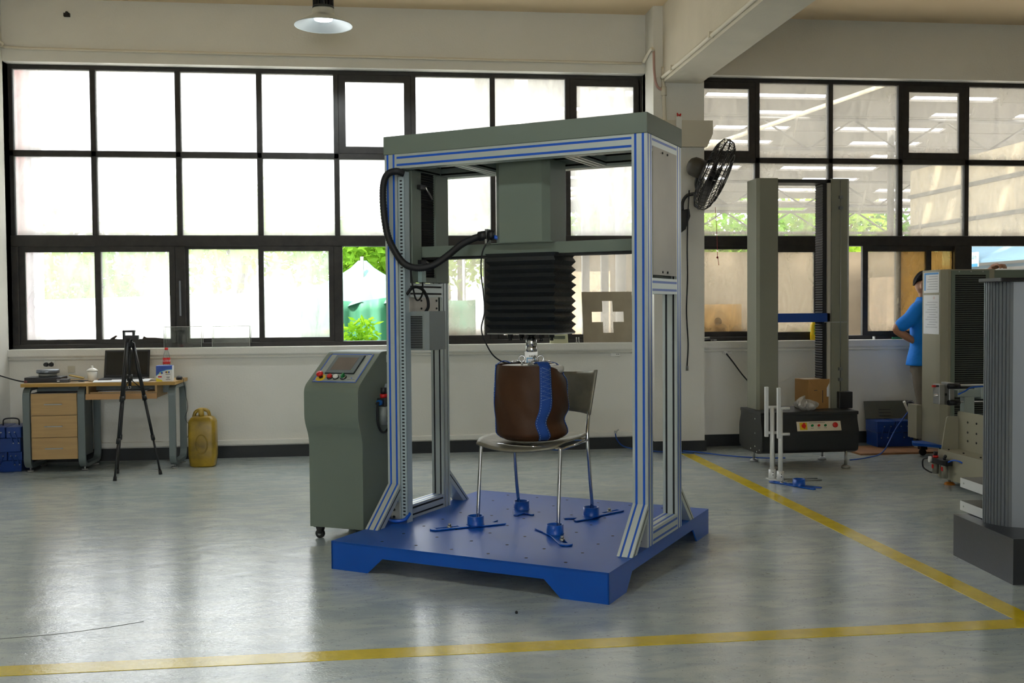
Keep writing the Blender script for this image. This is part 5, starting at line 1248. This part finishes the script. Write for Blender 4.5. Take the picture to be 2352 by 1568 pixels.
# hair and eyes
hair = MB()
hm_ = Matrix.Translation(hc) @ Matrix.Rotation(math.atan2(FWD.y, FWD.x) - PI / 2, 4, 'Z')
def hairf(u, v):
    a = 2 * PI * u; fr = max(0, math.sin(a)); t = v * (1.72 - .62 * fr ** 1.5 - .42 * abs(math.cos(a)) ** 3)
    r = .108 + .004 * math.sin(9 * a + 5 * t)
    return hm_ @ Vector((r * .82 * math.sin(t) * math.cos(a), r * .93 * math.sin(t) * math.sin(a) - .004, r * 1.12 * math.cos(t) + .002))
hair.grid(hairf, 40, 16, -.006, True, True)
hair.build('hair', mat('black_hair', (16, 13, 11), .75, bump=.6, bscale=120, spec=.2), man)
for sg in (-1, 1):
    ey = hc + FWD * .083 + SIDE * .032 * sg + Vector((0, 0, .0)); MB().sphere(ey, .011, (1, 1, .8), 10, 8).build('eye', mat('eye_dark', (40, 32, 28), .3), man)
    MB().tube([hc + FWD * .088 + SIDE * (.018 * sg) + Vector((0, 0, .022)), hc + FWD * .083 + SIDE * (.045 * sg) + Vector((0, 0, .024))], .0045, 6).build('eyebrow', mat('black_hair', (24, 20, 18), .45), man)
# polo shirt with collar
POLO = mat('blue_polo', (0, 128, 232), .75, var=.08, vscale=9, bump=.35, bscale=14)
sh = MB()
ring_loft(sh, [((4.962, 9.10, .785), .186, .145), ((4.965, 9.10, .86), .176, .134), ((4.968, 9.10, .97), .150, .112), ((4.97, 9.10, 1.08), .160, .115), ((4.975, 9.105, 1.20), .178, .120), ((4.978, 9.105, 1.29), .170, .110), ((4.982, 9.11, 1.35), .105, .078), ((4.985, 9.11, 1.385), .072, .066)])
limb(sh, [(4.93, 9.06, 1.30), sR, (4.80, 9.02, 1.225), (4.735, 9.05, 1.165)], [.085, .078, .068, .066])
limb(sh, [(5.04, 9.17, 1.30), sL, (5.19, 9.17, 1.355), (5.27, 9.11, 1.41)], [.085, .078, .068, .066])
fused(sh, 'polo_shirt', POLO, man, .011)
cn = PL(4.988, 9.108, 1.385)
def collar(u, v):
    a = 2 * PI * u; r = .066 + .022 * v; return cn + (SIDE * math.cos(a) * r * 1.05 + FWD * math.sin(a) * r) + Vector((0, 0, .035 - .05 * v - .02 * max(0, math.sin(a))))
MB().grid(collar, 24, 3, .004, True, True).build('collar', POLO, man)
# trousers and shoes
TR = mat('grey_trousers', (122, 114, 102), .8, var=.08, vscale=8, bump=.3, bscale=12)
tr = MB()
ring_loft(tr, [((4.962, 9.10, .72), .148, .108), ((4.962, 9.10, .82), .146, .104), ((4.965, 9.10, .90), .132, .094)])
limb(tr, [hR, (4.925, 9.03, .62), (4.94, 9.02, .46), (4.955, 9.05, .26), (4.965, 9.065, .12)], [.084, .084, .072, .066, .062])
limb(tr, [hL, (5.06, 9.08, .62), (5.09, 9.0, .44), (5.0, 9.10, .39), (4.935, 9.155, .355)], [.084, .084, .072, .062, .056])
fused(tr, 'trousers', TR, man, .012)
SHO = mat('black_shoe', (26, 26, 30), .5); SOL = mat('white_sole', (220, 218, 208), .6)
def shoe(M):
    V = []; n = 14; rings = [(-.055, .030, .02, .065), (-.03, .036, .01, .085), (.02, .038, .008, .075), (.08, .043, .006, .055), (.14, .042, .006, .042), (.18, .030, .008, .030), (.195, .012, .010, .02)]
    for x, hw, z0, z1 in rings:
        for k in range(n):
            t = 2 * PI * k / n; V.append((x, hw * math.cos(t), (z0 + z1) / 2 + (z1 - z0) / 2 * math.sin(t)))
    F = [(i * n + k, i * n + (k + 1) % n, (i + 1) * n + (k + 1) % n, (i + 1) * n + k) for i in range(len(rings) - 1) for k in range(n)] + [tuple(range(n - 1, -1, -1)), tuple((len(rings) - 1) * n + k for k in range(n))]
    s_ = MB().add(V, F, M, True).build('shoe', SHO, man)
    outl = [(-.062, -.026), (.0, -.036), (.09, -.046), (.16, -.044), (.20, -.02), (.205, 0), (.20, .02), (.16, .044), (.09, .046), (0, .036), (-.062, .026), (-.072, 0)]
    MB().prism(outl, 'xy', -.006, .016, M).build('sole', SOL, s_)
a = math.atan2(FWD.y, FWD.x)
shoe(Matrix.Translation(PL(4.955, 9.085, .022)) @ Matrix.Rotation(a, 4, 'Z'))
shoe(Matrix.Translation(PL(4.845, 9.17, .375)) @ Matrix.Rotation(-.35, 4, 'Z') @ Matrix.Rotation(math.radians(66), 4, 'Y') @ Matrix.Rotation(.15, 4, 'X'))
# ================================================================ outside
CONC = mat('yard_concrete', (196, 192, 184), .85, var=.08, vscale=.6)
struct(Bx(-60, 80, 10.0, 110, -.25, -.13).build('ground_outside', CONC), 'pale concrete yard outside the windows')
struct(Bx(-60, 80, -60, YB - .3, -.25, -.13).build('ground_rear', CONC), 'pale concrete yard behind the building')
def leaf_mesh(name, blobs, n, size, m):
    """n leaf blades scattered over the shells of several blobs"""
    mb = MB(); V = []; F = []
    for i in range(n):
        c, r, sq = blobs[i % len(blobs)]
        d = Vector((random.gauss(0, 1), random.gauss(0, 1), random.gauss(0, 1))).normalized() * r * random.uniform(.55, 1.05); d.z *= sq
        p = Vector(c) + d; s_ = size * random.uniform(.6, 1.3)
        t = Vector((random.gauss(0, 1), random.gauss(0, 1), random.gauss(-.4, .6))).normalized(); q = t.orthogonal().normalized(); q = (Matrix.Rotation(random.uniform(0, 6.28), 3, t) @ q)
        o = len(V); V += [p, p + t * s_ * .5 + q * s_ * .22, p + t * s_, p + t * s_ * .5 - q * s_ * .22]; F.append((o, o + 1, o + 2, o + 3))
    return mb.add(V, F).mesh(name, m)
def leaf_mat(name, col):
    m = bpy.data.materials.new(name); m.use_nodes = True; N = m.node_tree.nodes; L = m.node_tree.links; N.remove(N['Principled BSDF'])
    d = N.new('ShaderNodeBsdfDiffuse'); t = N.new('ShaderNodeBsdfTranslucent'); d.inputs[0].default_value = lin(col); t.inputs[0].default_value = lin((min(255, col[0] * 1.25), min(255, col[1] * 1.15), col[2]))
    mx = N.new('ShaderNodeMixShader'); mx.inputs[0].default_value = .5; L.new(d.outputs[0], mx.inputs[1]); L.new(t.outputs[0], mx.inputs[2]); L.new(mx.outputs[0], N['Material Output'].inputs[0])
    return m
LM = [leaf_mat('leaf_a', (96, 140, 44)), leaf_mat('leaf_b', (124, 156, 60)), leaf_mat('leaf_c', (70, 112, 44))]
BARK = mat('bark', (92, 78, 62), .85, var=.2, vscale=8)
def tree(x, y, h, r, mi, label, n=2600, size=.26):
    t = thing('tree', label, 'tree', (x, y, -.13), random.uniform(0, 6), 'trees beyond the yard')
    bl = [((random.uniform(-.6, .6) * r, random.uniform(-.6, .6) * r, h - r * random.uniform(.5, 1.5)), r * random.uniform(.45, .75), .8) for _ in range(9)]
    o = bpy.data.objects.new('crown', leaf_mesh('crown', bl, n, size, LM[mi])); COL.objects.link(o); o.parent = t
    tk = MB().tube(spline([(0, 0, 0), (.08, .05, h * .35), (-.05, .05, h * .7), (0, 0, h * .85)], 5), .1, 7, radii=[.13 - .09 * k / 15 for k in range(16)])
    for b, rr, q in bl[:5]: tk.tube([(0, 0, h * .45), b], .03, 5)
    tk.build('trunk', BARK, t); return t
TR_ = [(6.0, 29, 5.3, 1.7, 0, 'leafy tree seen past the fan under the shed roof'), (8.6, 29, 5.2, 1.7, 1, 'bright tree seen between the two columns of the tester'), (10.6, 29, 5.1, 1.8, 0, 'leafy tree seen just right of the two-column tester'),
       (12.8, 29, 5.2, 1.7, 1, 'leafy tree seen above the opened sash'), (15.2, 31, 5.2, 1.7, 2, 'darker tree at the far end of the shed wall'), (3.6, 29, 5.4, 1.7, 1, 'leafy tree seen between the posts of the testing machine'),
       (-9.5, 24, 5.0, 2.0, 1, 'pale tree seen through the window above the tool boxes'), (-6.2, 23, 4.3, 1.8, 0, 'pale tree seen through the window above the desk drawers'), (-3.4, 25, 5.0, 1.9, 1, 'pale tree seen through the window above the laptop'),
       (-.9, 24, 4.4, 1.6, 0, 'pale tree seen through the window above the control cabinet'), (1.2, 23, 5.0, 1.6, 1, 'leafy tree rising behind the green tarpaulin')]
for x, y, h, r, mi, lab in TR_: tree(x, y, h, r, mi, lab)
# bush under the open sash
bu = thing('bush', 'bright green bush growing outside the open window', 'bush', (-.30, 10.75, -.13), 0)
o = bpy.data.objects.new('foliage', leaf_mesh('foliage', [((0, 0, 1.0), .22, 1.2), ((-.15, .05, 1.15), .18, 1.2), ((.22, .1, .95), .2, 1.1), ((.05, .0, 1.25), .14, 1.1), ((.5, .1, .9), .2, 1), ((-.1, 0, .7), .3, 1)], 700, .095, leaf_mat('leaf_bush', (120, 170, 46)))); COL.objects.link(o); o.parent = bu
for k in range(6): MB().tube(spline([(0, 0, 0), (.05 * k - .12, .02, .6), (.1 * k - .25, .03, 1.1)], 4), .010, 5).build('stem', BARK, bu)
bu2 = thing('bush', 'low green plants growing outside the open sash of the right window', 'bush', (4.45, 10.7, -.13), 0)
o = bpy.data.objects.new('foliage', leaf_mesh('foliage', [((-.3, 0, 1.0), .2, 1), ((.1, 0, 1.02), .2, 1), ((.4, .1, 1.0), .2, 1), ((0, 0, .7), .4, 1)], 500, .09, LM[0])); COL.objects.link(o); o.parent = bu2
for k in range(4): MB().tube([(0, 0, 0), (.2 * k - .3, .02, .9)], .010, 5).build('stem', BARK, bu2)
# green tarpaulin tent
tp = thing('tarpaulin_tent', 'pale green tarpaulin hung in folds from a pole outside the open window', 'tarpaulin', (-.10, 12.3, -.13), 0)
def tarp(u, v):
    x = -.9 + u * 2.0; z = .1 + v * 1.5 + .03 * math.sin(5 * x) * v
    f = abs((x * 3.1 + .4 * math.sin(4 * x)) % 1 - .5) * 2
    return Vector((x, -.30 - .16 * f * (1 - .35 * v) + .05 * math.sin(17 * x), z))
MB().grid(tarp, 90, 12, .004).build('side_sheet', mat('tarp_green', (66, 128, 100), .6), tp)
def tarp2(u, v):
    # pleated cone gathered at the pole top
    a = PI + PI * u; pl_ = abs((u * 9) % 1 - .5) * 2
    r = (.05 + 1.0 * v) * (1 - .10 * pl_ * v); z = 2.06 - .50 * v ** .75 - .05 * pl_ * v
    return Vector((-.21 + r * math.cos(a) * .95, .25 + r * math.sin(a) * .60, z))
MB().grid(tarp2, 90, 10, .004, False).build('roof_sheet', mat('tarp_pale', (104, 146, 140), .6), tp)
for x in (-.21, 1.0): Cy((x, .05, 0), (x, .05, 2.1), .02, n=8).build('pole', ZINC, tp)
# yard wall and a parked van
tag(Bx(-14, -.9, 17.0, 17.2, -.13, 1.45).build('yard_wall', mat('white_render', (226, 226, 222), .8)), 'low white yard wall seen through the window above the desk', 'wall')
vn = thing('van', 'white van parked in the yard behind the desk window', 'van', (-4.1, 14.2, -.13), 0)
VW = mat('van_white', (230, 232, 232), .3)
MB().prism(round_poly([(-1.0, .35), (-1.0, .95), (-.75, 1.15), (-.35, 1.62), (2.6, 1.70), (2.6, .35)], [.06, .1, .1, .12, .1, .06]), 'xz', -.8, .8).build('body', VW, vn)
MB().prism([(-.70, 1.17), (-.36, 1.54), (.25, 1.56), (.25, 1.17)], 'xz', -.81, .81).build('side_window', mat('van_glass', (120, 128, 132), .1), vn)
MB().box(-.74, -.38, -.65, .65, 1.18, 1.19, Matrix.Translation((0, 0, 0))).build('windscreen_trim', BLACKP, vn)
for x in (-.45, 1.9):
    for y in (-.72, .72):
        wl = MB().cyl((x, y - .1, .30), (x, y + .1, .30), .30, n=24).build('wheel', BLACK, vn); MB().cyl((x, y - .11, .30), (x, y + .11, .30), .16, n=16).build('hub', ZINC, wl)
Bx(-.62, -.52, -.98, -.85, 1.12, 1.32).build('wing_mirror', BLACKP, vn, bevel=.02)
# pink downpipe and grey post at the corner of the window
dp = tag(Cy((-3.40, 10.12, -.13), (-3.40, 10.12, 4.3), .035, n=14).build('downpipe', mat('pink_pvc', (206, 120, 120), .5)), 'pinkish downpipe outside the corner of the desk window', 'pipe')
tag(Bx(-3.70, -3.33, 10.2, 10.5, -.13, 4.3).build('outer_post', mat('grey_render', (176, 176, 182), .8)), 'grey post outside the corner of the desk window', 'post')
# shed: sheet roof with slits of daylight, trusses, posts, side wall
SH = thing('open_shed', 'large open shed with a slatted sheet roof seen through the right window', 'shed', (0, 0, -.13), 0)
RS = mat('roof_sheet', (104, 100, 94), .7)
def ZR(y): return 5.85 - (y - 12.6) * .135
def panel(x0, x1, y0, y1, dz=0):
    MB().prism([(y0, ZR(y0) + dz), (y1, ZR(y1) + dz), (y1, ZR(y1) + dz + .04), (y0, ZR(y0) + dz + .04)], 'yz', x0, x1).build('roof_panel', RS, SH)
k = 0; y = 12.6; xs = [1.45, 4.6, 7.8, 11.0, 14.2, 17.4]
while y < 25.5:
    d = .62; gp = .20 + .014 * k
    for i in range(5):
        off = ((k * 37 + i * 53) % 10) / 10
        x0, x1 = xs[i], xs[i + 1]
        panel(x0, x1, y, y + d)
        panel(x0, x0 + (.45 + .4 * off if (k + i) % 3 else .3) * (x1 - x0), y + d, y + d + gp, .01)   # the rest of the strip is open to the sky
    y += d + gp; k += 1
TRM = mat('truss_steel', (96, 94, 90), .6)
for ty in (14.5, 18.5, 23, 26):
    zr = ZR(ty)
    t_ = MB(); t_.tube([(1.5, ty, zr - .1), (16, ty, zr - .1)], .04, 6); t_.tube([(1.5, ty, zr - .65), (16, ty, zr - .65)], .035, 6)
    for i in range(16): t_.tube([(1.5 + i * .9, ty, zr - (.65 if i % 2 else .1)), (2.4 + i * .9, ty, zr - (.1 if i % 2 else .65))], .022, 5)
    t_.build('truss', TRM, SH)
for px, py in ((1.55, 14.5), (1.6, 23), (9.9, 14.5), (9.9, 19.4), (5.8, 26), (2.95, 12.9)): Cy((px, py, 0), (px, py, ZR(py)), .07, n=10).build('shed_post', TRM, SH)
MB().tube([(2.4, 14, 3.0), (10.0, 13.2, 5.6)], .03, 6).build('bracing_rod', mat('pale_rod', (206, 196, 170), .5), SH)
tag(Cy((1.50, 11.5, -.13), (1.50, 11.5, 5.2), .075, n=18).build('downpipe', mat('white_pvc', (226, 220, 216), .45)), 'thick white downpipe outside the window behind the machine header', 'pipe')
for x_, lab in ((2.13, 'dark grey strip post outside the window nearer the machine'), (2.34, 'dark grey strip post outside the window nearer the pillar')):
    tag(Bx(x_ - .04, x_ + .04, 11.0, 11.05, -.13, 4.6).build('strip_post', mat('strip_grey', (128, 124, 122), .6), loc=(0, 0, 0)), lab, 'post')
# side wall of the next building: corrugated below, plain sheets above, with a hanging sign
NB = thing('warehouse', 'low warehouse with ribbed walls and a small white sign across the yard', 'building', (10.2, 12.0, -.13), 0)
cr = []
nz = 22
for k in range(nz): z0 = 2.25 * k / nz; cr += [(0, z0), (-.03, z0 + .05)]
MB().prism(cr + [(0, 2.25), (.1, 2.25), (.1, 0)], 'xz', 0, 7.2).build('ribbed_wall', mat('ribbed_sheet', (150, 148, 144), .5, .3), NB)
MB().prism([(-.55, 2.20), (0, 2.50), (.02, 2.50), (.02, 2.46), (-.53, 2.16)], 'xz', 0, 7.2).build('awning', mat('awning_blue', (150, 190, 214), .5), NB)
Bx(0, .1, 0, 7.2, 2.5, 4.1).build('upper_wall', mat('upper_sheet', (186, 172, 146), .6, var=.05, vscale=2), NB)
for z in (2.95, 3.55): Bx(-.05, 0, 0, 7.2, z, z + .07).build('wall_rail', TRM, NB)
sg = Bx(-.60, -.58, 3.86, 4.12, 2.10, 2.34).build('sign_board', PAPER, NB)
Bx(-.602, -.60, 3.86, 4.12, 2.10, 2.15).build('sign_stripe', mat('sign_blue', (90, 170, 215), .5), sg)
text('成品仓', .068, mat('sign_green', (90, 170, 175), .5), sg, Matrix.Translation((-.603, 3.99, 2.25)) @ Matrix.Rotation(-PI / 2, 4, 'Z') @ Matrix.Rotation(PI / 2, 4, 'X'))
# brown stacked sheets and goods against the far yard wall
tag(Bx(1.9, 9.4, 16.6, 16.8, -.13, 2.25).build('yard_screen', mat('brown_screen', (116, 104, 86), .8, var=.2, vscale=1.2)), 'brown weathered screen wall outside the right window', 'screen')
for k, (x, w_, h, m_) in enumerate(((2.5, .9, 1.9, (196, 176, 146)), (4.0, .7, 1.6, (176, 172, 166)), (7.9, .8, 1.8, (150, 132, 110)))):
    tag(Bx(x, x + w_, 15.6, 16.2, -.13, h).build('stacked_crate', mat('crate_%d' % k, m_, .8, var=.1)), ('pale sheet-wrapped crate standing in the yard behind the steel plate', 'grey sheet-wrapped crate standing in the yard behind the tester column', 'brown crate standing in the yard behind the opened sash')[k], 'crate')
